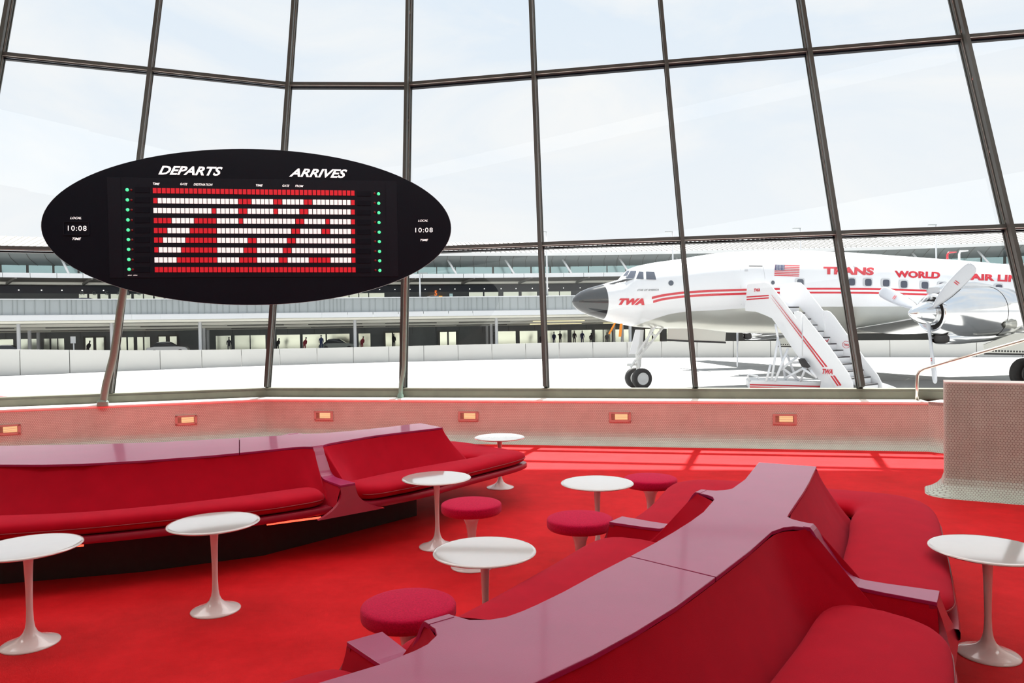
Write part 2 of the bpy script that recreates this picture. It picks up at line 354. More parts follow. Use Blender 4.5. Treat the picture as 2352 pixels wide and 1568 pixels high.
lg = sweep_wall(WALL, [(0.0, 0.56), (0.012, 0.575), (0.012, 0.598), (0.0, 0.604), (-0.5, 0.604)], 'trim_1', M_conc, uv=False)
sweep_wall([(5.16, 9.26), (5.55, 8.75), (6.1, 7.7)], prof[:7], 'wall_right', M_tile)
sweep_wall([(5.16, 9.26), (5.55, 8.75), (6.1, 7.7)], [(0.0, 0.56), (0.0, 0.604), (-1.5, 0.604)], 'trim_2', M_conc, uv=False)
# sill beam
GL = [(-9.4, 9.77), (-3.77, 11.46), (9.0, 8.84)]
sb = sweep_wall(GL, [(0.09, 0.60), (0.09, 0.70), (0.075, 0.715), (0.075, 0.735), (-0.10, 0.735), (-0.10, -0.95)], 'trim_3', M_sill, uv=False)
# mullions: foot (z .735) and upper point (z 5.66)
FT = [(-9.55, 9.45), (-7.72, 10.08), (-5.83, 10.82), (-3.77, 11.47), (-1.61, 11.035), (0.48, 10.608), (2.503, 10.193), (4.557, 9.77), (6.66, 9.345), (8.76, 8.91)]
UP = [(-9.15, 10.25), (-7.33, 10.90), (-5.52, 11.62), (-3.615, 12.42), (-1.65, 12.52), (0.43, 12.095), (2.461, 11.675), (4.494, 11.26), (6.55, 10.838), (8.65, 10.4)]
def mpt(i, z, off=(0, 0, 0)):
    t = (z - .735) / (5.66 - .735); return np.array([FT[i][0] + (UP[i][0] - FT[i][0]) * t, FT[i][1] + (UP[i][1] - FT[i][1]) * t, z])
def bay_axes(i):
    a, b = mpt(i, 2), mpt(i + 1, 2); s = b - a; s[2] = 0; s /= np.linalg.norm(s)
    up = mpt(i, 3) - mpt(i, 2); up /= np.linalg.norm(up); n = np.cross(s, up); n /= np.linalg.norm(n); return s, up, (n if n[1] < 0 else -n)
for i in range(len(FT)):
    ii = min(max(i, 0), len(FT) - 2)
    s, up, n = bay_axes(ii)
    if 0 < i < len(FT) - 1: s2, _, n2 = bay_axes(i - 1); n = (n + n2); n /= np.linalg.norm(n); s = s + s2; s /= np.linalg.norm(s)
    t = on(thing('trim_%d' % (10 + i), loc=tuple(mpt(i, .735))))
    a, b = mpt(i, .735), mpt(i, 8.05)
    MB().bar(a + n * 0.005, b + n * 0.005, 0.055, 0.05, s).build('glazing_bar', M_steel, t)
    MB().bar(a - n * 0.045, b - n * 0.045, 0.075, 0.03, s).build('outer_cap', M_steel, t)
    mb = MB()
    for sg in (-1, 1): mb.bar(a + n * 0.033 + s * 0.02 * sg, b + n * 0.033 + s * 0.02 * sg, 0.006, 0.012, s)
    mb.build('bright_edge', M_steelbright, t)
    gap = 0.05
    MB().bar(a + n * (0.09 + gap / 2) , b + n * (0.115 + gap), 0.05, 0.085, s).build('steel_post', M_steel, t)
    for z in (1.35, 2.9, 3.9, 5.0, 5.75, 7.0):
        p = mpt(i, z); MB().bar(p + n * 0.02, p + n * 0.09 + np.array([0, 0, .06]), 0.012, 0.03, s).build('bracket', M_steelbright, t)
ZT = [0.735, 2.83, 5.66, 8.05]
for i in range(len(FT) - 1):
    s, up, n = bay_axes(i); w = on(thing('window_%d' % (i + 1), loc=tuple(mpt(i, .735))))
    for k in range(3):
        q = [mpt(i, ZT[k]), mpt(i + 1, ZT[k]), mpt(i + 1, ZT[k + 1]), mpt(i, ZT[k + 1])]
        MB().add([p for p in q], [(0, 1, 2, 3)]).build('pane', M_pane, w)
        if k:
            a, b = q[0] + s * .02, q[1] - s * .02
            tr = MB().bar(a + n * 0.03, b + n * 0.03, 0.08, 0.05, n).build('transom', M_steel, w)
            MB().bar(a + n * 0.062 - up * 0.028, b + n * 0.062 - up * 0.028, 0.006, 0.008, n).build('bright_edge', M_steelbright, tr)
            MB().bar(a - n * 0.02 - up * 0.045, b - n * 0.02 - up * 0.045, 0.05, 0.022, n).build('gasket', M_black, tr)
# roof shell over the lounge with its overhanging edge
e = [(-12, 13.6 + .4), (12, 13.25 - .097 * 12)]
rf = MB(); rf.add([(-12, -5, 8.0), (12, -5, 8.0), (12, 11.75, 8.0), (-12, 14.08, 8.0), (-12, -5, 8.35), (12, -5, 8.35), (12, 11.75, 8.35), (-12, 14.08, 8.35)],
       [(0, 1, 2, 3), (4, 5, 6, 7), (0, 1, 5, 4), (1, 2, 6, 5), (2, 3, 7, 6), (3, 0, 4, 7)])
on(rf.build('ceiling', M_ceil))
on(MB().box((0, -5.2, 3.5), (25, .3, 9)).build('wall_rear', M_ceil)); on(MB().box((-12.1, 4.5, 3.5), (.3, 19.4, 9)).build('wall_left', M_ceil)); on(MB().box((12.1, 3.3, 3.5), (.3, 17, 9)).build('wall_side', M_ceil))  # plain unseen walls added to keep extra sky light off the board and shadows
# mosaic half wall on the right
HA, HB = np.array([3.96, 6.84]), np.array([6.3, 5.56]); hd = (HB - HA) / np.linalg.norm(HB - HA); hn = np.array([hd[1], -hd[0]])
th = 0.30; mbh = MB(); rows = []; uvs = []
hprof = [(0.16, 0.0), (0.15, 0.012), (0.10, 0.03), (0.055, 0.06), (0.02, 0.10), (0.0, 0.16), (0, 1.03)]
def hw_ring(d, z):
    # plan outline grown by d, rounded free end
    P = []; a = HA - hd * 0; r = 0.04
    P.append(HB + hn * d); P.append(HA + hd * r + hn * d)
    for k in range(1, 6):
        an = math.pi / 2 * k / 6; P.append(HA + hd * r + hn * (d * math.cos(an) - 0 + r * (math.cos(an) - 1)) - hd * (r + d) * math.sin(an))
    P.append(HA - hd * d - hn * r); P.append(HA - hd * d - hn * (th)); P.append(HA - hn * (th + d * .5)); P.append(HB - hn * (th + d))
    return P
rows = []; uvs = []
h = 0
for i, (d, z) in enumerate(hprof):
    P = hw_ring(d, z); rows.append([(p[0], p[1], z) for p in P])
    if i: h += math.hypot(hprof[i][0] - hprof[i - 1][0], hprof[i][1] - hprof[i - 1][1])
    sacc = 0
    for k, p in enumerate(hw_ring(0, z)):
        if k: sacc += np.linalg.norm(p - pp)
        pp = p; uvs.append((sacc, h))
on(MB().grid(rows).build('wall_front', M_tile, uvs=uvs))
P = hw_ring(0.0, 0); mbc = MB(); mbc.prism([(p[0], p[1], 1.0301) for p in P], (0, 0, 0.012)); on(mbc.build('trim_4', M_conc))

# wall lamps let into the mosaic wall
def wall_point(x, y):
    r = ray(x, y); a, b = (WALL[0], WALL[1]) if x < 600 else (WALL[1], WALL[2]); d = np.array(b) - np.array(a); d /= np.linalg.norm(d)
    s, z = atplane(x, y, a, d); return np.array([a[0] + d[0] * s, a[1] + d[1] * s, z]), np.array([d[0], d[1], 0]), np.array([d[1], -d[0], 0])
def lamp_mat(name, s):
    m = bpy.data.materials.new(name); m.use_nodes = True; b = m.node_tree.nodes['Principled BSDF']
    b.inputs['Base Color'].default_value = (.5, .35, .2, 1); b.inputs['Emission Color'].default_value = (1, .66, .33, 1); b.inputs['Emission Strength'].default_value = s
    return m
M_bulb = lamp_mat('warm_bulb', 1.15); M_refl = mat('lamp_reflector', (0.75, 0.6, 0.42), 0.35, metal=0.3)
M_lframe = mat('lamp_frame_pink_beige', (0.50, 0.34, 0.30), 0.5, noise=0.05)
LAMPS = [((20, 986), 'leftmost recessed wall lamp, glowing warm, cut by the picture edge'), ((428, 964), 'recessed wall lamp with amber glow above the left sofa, second from left'),
         ((744, 954), 'recessed wall lamp glowing brightly beneath the departures board right half'), ((1076, 955), 'recessed wall lamp with dim amber glow above the far small table'),
         ((1424, 957), 'recessed wall lamp with faint glow below the aircraft nose wheels'), ((1802, 962), 'rightmost recessed wall lamp, glowing white, below the boarding stairs')]
for (px, lb) in LAMPS:
    p, d, n = wall_point(*px); t = thing('wall_lamp', lb, 'wall lamp', tuple(p), 'recessed lamps in the mosaic wall')
    zz = np.array([0, 0, 1.0]); mb = MB(); w_, h_ = 0.145, 0.068
    for sg in (-1, 1):
        mb.box(p + d * sg * (w_ - .015) + n * .008, (0.034, 0.018, 2 * h_), (d, n, zz)); mb.box(p + zz * sg * (h_ - .012) + n * .008, (2 * w_, 0.018, 0.026), (d, n, zz))
    mb.build('frame', M_lframe, t, bevel=0.002)
    MB().box(p + n * .0015, (2 * w_ - .06, 0.002, 2 * h_ - .04), (d, n, zz)).build('reflector', M_refl, t)
    MB().box(p + d * .018 + n * .004, (.165, .006, .074), (d, n, zz)).build('glowing_lens', M_bulb, t, bevel=.002)
    for k in range(7):
        MB().box(p + zz * (-.042 + .014 * k) + n * .014, (2 * w_ - .064, 0.012, 0.0035), (d, n * .9 + zz * .3, zz)).build('louvre', M_lframe, t)

# ================================================================ TABLES AND STOOLS
def make_table():
    t = thing('side_table', None, 'table')
    R = .254; MB().lathe([(.4935, 0.0), (.4935, R - .022), (.499, R - .004), (.5035, R), (.507, R - .0015), (.5098, R - .008), (.51, R - .02), (.51, 0)], n=72).build('table_top', M_top, t, smooth=True, autos=50)
    pr = [(0.0, .137), (.004, .1375), (.007, .134), (.012, .118), (.020, .095), (.030, .072), (.043, .050), (.06, .034), (.085, .0235), (.12, .018), (.18, .0155), (.26, .0165), (.34, .0185), (.41, .0215), (.45, .0245), (.48, .030), (.4935, .040)]
    MB().lathe(pr, n=40).build('pedestal', M_white, t, smooth=True)
    return t
def make_stool():
    t = thing('tulip_stool', None, 'stool')
    R = .203; MB().lathe([(.362, 0), (.362, R - .022), (.365, R - .010), (.372, R - .003), (.385, R), (.416, R), (.424, R - .004), (.429, R - .013), (.434, R - .04), (.440, .10), (.442, 0)], n=56).build('seat', M_stool, t, smooth=True)
    pr = [(0.0, .145), (.004, .146), (.008, .142), (.014, .122), (.024, .095), (.038, .068), (.06, .045), (.09, .033), (.13, .027), (.19, .027), (.24, .031), (.28, .038), (.31, .048), (.335, .064), (.35, .085), (.362, .11)]
    MB().lathe(pr, n=40).build('pedestal', M_white, t, smooth=True)
    return t
TB = [((-2.52, 3.84), 'round white pedestal table at far left, cut by the picture edge'), ((-1.73, 4.27), 'round white pedestal table in front of the left sofa, beige reflection with pale streak'),
      ((-.57, 5.46), 'round white pedestal table beside the left sofa right-hand seat'), ((-.14, 7.46), 'small distant white pedestal table behind the rounded end of the left sofa'),
      ((.58, 5.20), 'round white pedestal table between the two stools near the right sofa'), ((-.15, 3.64), 'large-looking white pedestal table in the middle, base hidden by the red seat'),
      ((2.26, 3.55), 'round white pedestal table at far right beside the large sofa')]
pt = make_table()
for i, ((x, y), lb) in enumerate(TB):
    o = pt if i == 0 else copy_tree(pt); o.location = (x, y, 0.0005); o['label'] = lb; o['group'] = 'white pedestal tables in the lounge'; o.rotation_euler.z = i
ST = [((-.46, 3.17), 'nearest crimson stool, behind the sofa armrest at the bottom'), ((-.29, 4.99), 'crimson stool behind the middle table, right of the left sofa'),
      ((.40, 4.56), 'crimson stool in front of the white table beside the right sofa armrest'), ((1.05, 5.73), 'farthest crimson stool, at the far corner of the right sofa')]
ps = make_stool()
for i, ((x, y), lb) in enumerate(ST):
    o = ps if i == 0 else copy_tree(ps); o.location = (x, y, 0.0005); o['label'] = lb; o['group'] = 'round crimson stools'; o.rotation_euler.z = .5 * i

# ================================================================ SOFAS
ZL = .72; ZJ = .34; ZC = .445; ZA0, ZA1 = .295, .345
def arm_z(f): return float(np.interp(f, [0, .04, .09, .17, .25, .32, .40, .55, 1.0], [.722, .70, .655, .598, .54, .515, .503, .50, .50]))
def densify(pairs, n, sm=2):
    P = resample_pairs(pairs, n, sm); return P[:, :2], P[:, 2:4], P[:, 4]
def resample_pairs(pairs, n, sm):
    P = np.array([p if len(p) == 5 else (*p, .19) for p in pairs], float)
    for _ in range(sm):
        Q = [P[0]]
        for a, b in zip(P[:-1], P[1:]): Q += [a * .75 + b * .25, a * .25 + b * .75]
        Q.append(P[-1]); P = np.array(Q)
    d = np.r_[0, np.cumsum(np.linalg.norm(np.diff(P[:, :2], axis=0), axis=1) * .5 + np.linalg.norm(np.diff(P[:, 2:4], axis=0), axis=1))]
    t = np.linspace(0, d[-1], n); return np.c_[tuple(np.interp(t, d, P[:, i]) for i in range(5))]
def arm_side(arm, f, sgn):
    tip, front = np.array(arm[0], float), np.array(arm[1], float); d = front - tip; ln = np.linalg.norm(d); d /= ln; s = np.array([-d[1], d[0]])
    return tip + d * ln * f + s * sgn * (arm[2] + (arm[3] - arm[2]) * max(f, 0) ** .8) / 2
def seat_section(parent, pairs, arms=(True, True), n=90, sm=2, crown=0.0):
    E, O, S = densify(pairs, n, sm)
    ds = np.r_[0, np.cumsum(np.linalg.norm(np.diff(O, axis=0), axis=1) * .5 + np.linalg.norm(np.diff(E, axis=0), axis=1) * .5)]; Lt = ds[-1]
    dirv = (O - E); ln = np.linalg.norm(dirv, axis=1, keepdims=True); dirv = dirv / ln
    sb = S.copy()
    for k in range(n):
        if arms[0]: sb[k] += .22 * math.exp(-(ds[k] / .13) ** 2)
        if arms[1]: sb[k] += .22 * math.exp(-((Lt - ds[k]) / .13) ** 2)
    tan = np.gradient(E, axis=0); tan /= np.linalg.norm(tan, axis=1, keepdims=True) + 1e-9
    NV = 9; cols = []
    def col(top, bot, pw=1.25):
        return [tuple(top + (bot - top) * np.array([(v / NV) ** pw, (v / NV) ** pw, v / NV])) for v in range(NV + 1)]
    ends = []
    for side, k in ((0, 0), (1, n - 1)):
        c = []
        if arms[side]:
            tin = (O[2 if side == 0 else n - 3] - O[k]); tin /= np.linalg.norm(tin) + 1e-9
            armlen = ln[k, 0] * .93
            for f in list(np.linspace(1, .45, 6)) + list(np.linspace(.4, 0.0, 10)):
                A_ = arms[side]; sg_ = 1 if np.dot(arm_side(A_, .5, 1) - arm_side(A_, .5, -1), O[n // 2] - O[k]) > 0 else -1
                top = np.array([*(arm_side(A_, f, sg_) - tin * .006), arm_z(f) - .006]); b1 = arm_side(A_, 1.0, sg_) + tin * .04; b0 = E[k] + dirv[k] * sb[k]
                bot = np.array([*(b0 + (b1 - b0) * f), ZJ]); c.append(col(top, bot, 1.0))
        ends.append(c)
    for k in range(n):
        top = np.array([*E[k], ZL - .018]); bot = np.array([*(E[k] + dirv[k] * sb[k]), ZJ]); cols.append(col(top, bot))
    allc = ends[0] + cols + ends[1][::-1]
    MB().grid(allc).build('backrest', M_fabric, parent, smooth=True)
    # cushion
    NP = 28; rows = []; seam = []
    for k in range(n):
        d0 = ds[k] if arms[0] else 9; d1 = Lt - ds[k] if arms[1] else 9
        d = min(d0, d1); e_ = math.sqrt(max(0.0, 1 - (1 - min(d / .10, 1)) ** 2)); e2 = math.sqrt(max(0.0, 1 - (1 - min(d / .16, 1)) ** 2))
        hz = .052 * (.25 + .75 * e_) ; zm = .397
        i0 = E[k] + dirv[k] * (S[k] + .005); i1 = O[k] - dirv[k] * (.10 * (1 - e2)); row = []
        # shift the first ring a little inwards so the pillow closes softly
        for q in range(NP):
            an = 2 * math.pi * q / NP; c, s = math.cos(an), math.sin(an)
            u = .5 + .5 * math.copysign(abs(c) ** .42, c); z = zm + hz * math.copysign(abs(s) ** .72, s) + (.012 * math.sin(math.pi * u) if s > 0 else 0)
            if s < 0: u = .5 + (u - .5) * .985
            p = i0 + (i1 - i0) * u; row.append((p[0], p[1], z))
        rows.append(row); seam.append((*(i1 + dirv[k] * .002), zm - .004))
    mb = MB(); mb.grid(rows, closed_u=True); nn = len(rows)
    mb.add(rows[0], [tuple(range(NP))]); mb.add(rows[-1], [tuple(range(NP))])
    cu = mb.build('seat_cushion', M_fabric, parent, smooth=True, autos=70)
    MB().tube(seam[1:-1], .0045, 6).build('piping', M_edge, cu, smooth=True)
    # apron lip and under-tray
    rows = []
    for k in range(n):
        q = [(.012, ZA0 + .004), (.018, ZA0 + .012), (.018, ZA1 - .012), (.012, ZA1), (-.03, ZA1 + .0), (-.30, ZA1 + .0)]
        q = [(-.30, ZA0 - .05), (-.08, ZA0 - .012), (-.02, ZA0)] + q
        rows.append([(*(O[k] + dirv[k] * a), z) for a, z in q])
    MB().grid(rows).build('apron', M_leather, parent, smooth=True, autos=40)
    return E, O, dirv
def arm_part(parent, tip, front, w0=.075, w1=.145, flare=.17):
    tip, front = np.array(tip, float), np.array(front, float); d = front - tip; ln = np.linalg.norm(d); d /= ln; s = np.array([-d[1], d[0]])
    fs = list(np.linspace(-.06, 0, 3)[:-1]) + list(np.linspace(0, .45, 16)) + [.6, .75, .9, 1.0]
    top, bot = [], []; rows = []
    for f in fs:
        z = arm_z(max(f, 0)); w = w0 + (w1 - w0) * max(f, 0) ** .8; c = tip + d * ln * f
        a, b = c - s * w / 2, c + s * w / 2; ff = min(max(f, 0), 1)
        slope = (arm_z(min(ff + .01, 1)) - arm_z(max(ff - .01, 0))) / (.02 * ln); th_ = .016 * math.sqrt(1 + slope ** 2)
        rows.append([(*a, z), (*b, z), (*b, z - th_), (*a, z - th_)])
    mb = MB(); mb.grid(rows, closed_u=True); mb.add(rows[0], [(0, 1, 2, 3)]); mb.add(rows[-1], [(0, 1, 2, 3)])
    t = mb.build('armrest', M_ledge, parent, bevel=.002)
    # front face with concave flare down to the apron
    F_ = []; 
    for v in np.linspace(0, 1, 14):
        z = .484 - v * (.484 - ZA0); w = w1 + 2 * flare * max(0, (v - .12) / .88) ** 2.6; c = front + d * (.0 + .065 * v)
        F_.append((c, w, z))
    rows = [[(*(c - s * w / 2), z), (*(c + s * w / 2), z), (*(c + s * w / 2 - d * .03), z), (*(c - s * w / 2 - d * .03), z)] for c, w, z in F_]
    mb = MB(); mb.grid(rows, closed_u=True); mb.add(rows[0], [(0, 1, 2, 3)]); mb.add(rows[-1], [(0, 1, 2, 3)])
    mb.build('arm_panel', M_leather, parent, smooth=True, autos=35)
def ledge(parent, polys):
    for P in polys:
        MB().prism([(x, y, ZL - .018) for x, y in P], (0, 0, .018)).build('ledge_panel', M_ledge, parent, bevel=.003)
def plinth(parent, P, z=.27):
    MB().prism([(x, y, 0) for x, y in P], (0, 0, z)).build('plinth', M_plinth, parent)

# --- right sofa
RS = thing('banquette_sofa', 'large back-to-back red sofa with a long leather-topped spine, in the right foreground', 'sofa', (0.9, 3.2, 0))
L_edge = [(1.56, 4.74), (1.31, 4.22), (1.17, 3.99), (1.12, 3.955), (1.07, 3.945), (0.995, 3.97)]
L_tip = [(0.955, 3.91)]
L2 = [(1.0, 3.85), (1.015, 3.80), (1.005, 3.74), (0.89, 3.5), (0.79, 3.335), (0.68, 3.17), (0.56, 3.0), (0.44, 2.84)]
L3 = [(0.44, 2.84), (0.3, 2.66), (0.16, 2.47), (0.07, 2.36), (0.02, 2.305), (-0.03, 2.26), (-0.08, 2.24), (-0.14, 2.24), (-0.21, 2.29), (-0.275, 2.23), (-0.24, 2.18), (-0.23, 2.13), (-0.25, 2.07), (-0.28, 2.03), (-0.36, 1.95), (-0.5, 1.85), (-.9, 1.6), (-1.4, 1.35)]
R_edge = [(1.86, 4.57), (1.745, 4.34), (1.63, 4.11), (1.51, 3.88), (1.39, 3.66), (1.27, 3.44), (1.245, 3.39), (1.25, 3.345), (1.275, 3.30), (1.31, 3.255)]
R2 = [(1.27, 3.20), (1.21, 3.225), (1.16, 3.21), (1.09, 3.15), (0.91, 2.88), (0.70, 2.59)]
R3 = [(0.70, 2.59), (0.5, 2.32), (0.34, 2.13), (0.2, 1.98), (0.04, 1.83), (-.3, 1.53), (-.8, 1.2), (-1.3, .98)]
g = np.array([.58, .81]) * .003
ledge(RS, [L_edge + L_tip + L2 + [(0.70, 2.59)] + R2[::-1][1:] + R_edge[::-1],
           [tuple(np.array(p) - g * 2) if i == 0 else p for i, p in enumerate(L3)] + R3[::-1][:-1] + [tuple(np.array(R3[0]) - g * 2)]])
# seats: pairs (edge x,y, outer x,y [,slope])
seat_section(RS, [(1.07, 3.945, 0.66, 4.36), (1.17, 3.99, 0.70, 4.50), (1.31, 4.22, 0.84, 4.75), (1.43, 4.47, 0.95, 5.00), (1.50, 4.62, 1.03, 5.20, .21), (1.56, 4.74, 1.12, 5.42, .27), (1.56, 4.74, 1.22, 5.56, .30), (1.57, 4.735, 1.38, 5.62, .28), (1.62, 4.71, 1.62, 5.56, .22),
                  (1.70, 4.66, 1.95, 5.38, .2), (1.80, 4.60, 2.30, 5.18, .22), (1.86, 4.57, 2.52, 5.06, .28), (1.86, 4.57, 2.63, 4.95, .30), (1.86, 4.56, 2.66, 4.78, .27), (1.80, 4.46, 2.57, 4.50, .21), (1.63, 4.11, 2.26, 3.90), (1.51, 3.88, 2.16, 3.70), (1.39, 3.66, 2.01, 3.42), (1.27, 3.44, 1.86, 3.14), (1.26, 3.36, 1.79, 3.02)], arms=(((.975, 3.94), (.576, 4.24), .085, .15), ((1.29, 3.227), (1.69, 2.965), .072, .15)), n=200, sm=1)
seat_section(RS, [(1.005, 3.80, .525, 4.14), (1.005, 3.74, .47, 4.11), (.94, 3.6, .36, 3.98), (0.79, 3.335, .19, 3.69), (0.62, 3.08, .05, 3.47), (0.44, 2.84, -.09, 3.25), (0.3, 2.66, -.23, 3.04), (0.16, 2.47, -.34, 2.89), (0.07, 2.36, -.42, 2.79), (-.02, 2.265, -.49, 2.735)], arms=(((.975, 3.94), (.576, 4.24), .085, .15), ((-.242, 2.258), (-.545, 2.66), .09, .14)), n=110)
seat_section(RS, [(-.235, 2.16, -.61, 2.60), (-.24, 2.10, -.66, 2.58), (-.30, 2.0, -.72, 2.53), (-.5, 1.85, -.92, 2.38), (-.9, 1.6, -1.25, 2.15), (-1.4, 1.35, -1.7, 1.9)], arms=(((-.242, 2.258), (-.545, 2.66), .09, .14), False), n=60)
seat_section(RS, [(1.22, 3.215, 1.625, 2.84), (1.16, 3.21, 1.60, 2.74), (1.09, 3.15, 1.55, 2.63), (0.91, 2.88, 1.42, 2.40), (0.7, 2.59, 1.22, 2.10), (.5, 2.32, 1.0, 1.82), (.34, 2.13, .85, 1.63), (.04, 1.83, .52, 1.28), (-.3, 1.53, .1, .95), (-.8, 1.2, -.45, .60), (-1.3, .98, -1.0, .35)], arms=(((1.29, 3.227), (1.69, 2.965), .072, .15), False), n=110)
arm_part(RS, (.975, 3.94), (.576, 4.24), .085, .15)
arm_part(RS, (-.242, 2.258), (-.545, 2.66), .09, .14)
arm_part(RS, (1.29, 3.227), (1.69, 2.965), .072, .15)
plinth(RS, [(1.2, 4.6), (1.45, 5.1), (2.1, 4.75), (1.9, 4.2), (1.5, 3.5), (1.15, 2.9), (.8, 2.35), (.3, 1.75), (-.3, 1.3), (-1.1, .85), (-1.4, 1.4), (-.6, 2.0), (0, 2.6), (.4, 3.1), (.8, 3.8)])
# --- left sofa
LS = thing('banquette_sofa', 'long red sofa with a pale glossy leather spine top, beneath the departures board', 'sofa', (-2.2, 5.8, 0))
near = [(-4.6, 5.28), (-3.9, 5.14), (-3.51, 5.08), (-3.2, 5.05), (-2.93, 5.06), (-2.55, 5.16), (-2.17, 5.32), (-1.85, 5.52), (-1.68, 5.645), (-1.6, 5.665), (-1.53, 5.655)]
near2 = [(-1.465, 5.715), (-1.45, 5.79), (-1.38, 5.90), (-1.16, 6.20), (-.9, 6.43), (-.63, 6.65)]
far = [(-.87, 6.98), (-1.15, 6.72), (-1.44, 6.50), (-1.68, 6.37), (-1.79, 6.36), (-1.86, 6.43), (-1.94, 6.38), (-1.96, 6.29), (-2.12, 6.24), (-2.44, 6.13), (-2.9, 6.0), (-3.47, 5.94), (-4.11, 5.95), (-4.6, 6.0)]
sA, sB = (-2.0, 5.42), (-2.28, 6.185)
ledge(LS, [near[:7] + [sA, sB] + far[9:], [(sA[0] + .004, sA[1] + .003)] + near[7:] + near2 + far[:9] + [(sB[0] + .004, sB[1] + .003)]])
seat_section(LS, [(-4.6, 5.28, -4.4, 4.50, .3), (-3.9, 5.14, -3.75, 4.45, .3), (-3.51, 5.08, -3.3, 4.46, .3), (-2.93, 5.06, -2.72, 4.59, .26), (-2.55, 5.16, -2.32, 4.74, .22), (-2.17, 5.32, -1.95, 4.90, .19), (-1.85, 5.52, -1.66, 5.03, .17), (-1.68, 5.645, -1.42, 5.22, .17), (-1.60, 5.665, -1.31, 5.30, .17)], arms=(False, ((-1.5, 5.69), (-1.19, 5.32), .08, .12)), n=100)
seat_section(LS, [(-1.455, 5.77, -1.10, 5.42), (-1.42, 5.84, -1.03, 5.43), (-1.16, 6.20, -.70, 5.73), (-.9, 6.43, -.40, 6.16), (-.72, 6.57, -.16, 6.47, .21), (-.63, 6.65, .03, 6.73, .28), (-.63, 6.66, .11, 6.90, .3), (-.65, 6.69, .10, 6.97, .27), (-.70, 6.75, .01, 7.08, .22), (-.78, 6.86, -.22, 7.33, .22), (-.86, 6.97, -.45, 7.56, .27), (-.87, 6.98, -.62, 7.68, .3), (-.9, 6.96, -.84, 7.62, .27), (-1.15, 6.72, -1.25, 7.50, .2), (-1.44, 6.50, -1.72, 7.20), (-1.68, 6.37, -2.0, 7.03), (-1.76, 6.36, -2.1, 6.97)], arms=(((-1.5, 5.69), (-1.19, 5.32), .08, .12), ((-1.9, 6.40), (-2.18, 6.93), .08, .12)), n=190, sm=1)
seat_section(LS, [(-1.95, 6.30, -2.25, 6.90), (-2.12, 6.24, -2.38, 6.85), (-2.9, 6.0, -3.1, 6.62), (-3.47, 5.94, -3.6, 6.55), (-4.11, 5.95, -4.2, 6.55), (-4.6, 6.0, -4.7, 6.6)], arms=(((-1.9, 6.40), (-2.18, 6.93), .08, .12), False), n=70)
arm_part(LS, (-1.5, 5.69), (-1.19, 5.32), .08, .12, .20)
arm_part(LS, (-1.9, 6.40), (-2.18, 6.93), .08, .12, .17)
plinth(LS, [(-4.6, 4.95), (-3.3, 4.78), (-2.5, 4.98), (-1.8, 5.3), (-.84, 6.38), (-1.02, 6.85), (-1.5, 6.75), (-2.1, 6.6), (-3.4, 6.3), (-4.6, 6.3)], .29)
for q in ([(613, 1204), (737, 1188)], [(828, 1173), (952, 1141)], [(168, 1254), (192, 1252)]):
    a, b = atz(*q[0], .284), atz(*q[1], .284); MB().tube([a, b], .007, 8).build('strip_light', M_led, LS)

# ================================================================ DEPARTURES BOARD
BL, BR = np.array([-5.77, 9.2]), np.array([-.784, 9.93]); bd = (BR - BL); BA = np.linalg.norm(bd) / 2; bd /= 2 * BA
BC = np.array([*(BL + BR) / 2, 2.935]); bu = np.array([*bd, 0]); bn = np.array([bd[1], -bd[0], 0]); bz = np.array([0, 0, 1.0]); BB = .995
def bpx(x, y, off=0.0):
    s, z = atplane(x, y, (BC + bn * off)[:2] - bd * 0, bd); p = BC + bn * off + bu * s; p[2] = z; return p
def bloc(x, y, off=0.0): p = bpx(x, y, off) - BC; return p @ bu, p[2]
def bw(u, w, off=0.0): return BC + bu * u + bz * w + bn * off
DB = thing('departures_board', 'big black oval departures and arrivals board with rows of red and white flaps', 'information board', tuple(BC))
NE = 128; ell = lambda s, off: [bw(BA * s * math.cos(2 * math.pi * k / NE), BB * s * math.sin(2 * math.pi * k / NE), off) for k in range(NE)]
mb = MB(); rings = [ell(.90, -.14), ell(.985, -.12), ell(.997, -.09), ell(.997, -.022)]
mb.grid(rings, closed_u=True); mb.add(rings[0], [tuple(range(NE))]); mb.build('casing', M_black, DB, smooth=True, autos=40)
mb = MB(); rings = [ell(.997, -.025), ell(1.0, -.02), ell(1.0, -.004), ell(.9975, 0.0)]; mb.grid(rings, closed_u=True).build('rim', M_rim, DB, smooth=True, autos=60)
mb = MB(); mb.add(ell(.9977, -.0005), [tuple(range(NE))]); mb.build('front_face', M_black, DB)
P = [bloc(*p) for p in ((246, 405), (912, 418), (914, 637), (252, 636))]; u0_, u1_ = (P[0][0] + P[3][0]) / 2, (P[1][0] + P[2][0]) / 2; w1_, w0_ = (P[0][1] + P[1][1]) / 2, (P[2][1] + P[3][1]) / 2
MB().box(bw((u0_ + u1_) / 2, (w0_ + w1_) / 2, .003), (u1_ - u0_, .006, w1_ - w0_), (bu, bn, bz)).build('display_module', M_boardin, DB, bevel=.002)
li = bloc(278, 420)[0]; ri = bloc(885, 430)[0]
for uu_ in (li, ri): MB().box(bw(uu_, (w0_ + w1_) / 2, .0065), (.006, .002, w1_ - w0_), (bu, bn, bz)).build('module_joint', M_black, DB)
ROWS = ['R46', 'R1 W18 R3 W5 R2 W5 R2 W9 R1', 'W13 R1 W5 R2 W6 R1 W5 R2 W10 R1', 'R4 W5 R5 W5 R1 W12 R2 W5 R1 W5 R1', 'R3 W5 R6 W17 R2 W5 R2 W5 R1',
        'R2 W5 R7 W7 R2 W7 R2 W13 R1', 'R1 W5 R8 W6 R3 W6 R2 W14 R1', 'W5 R9 W5 R4 W5 R2 W5 R5 W5 R1', 'R46']
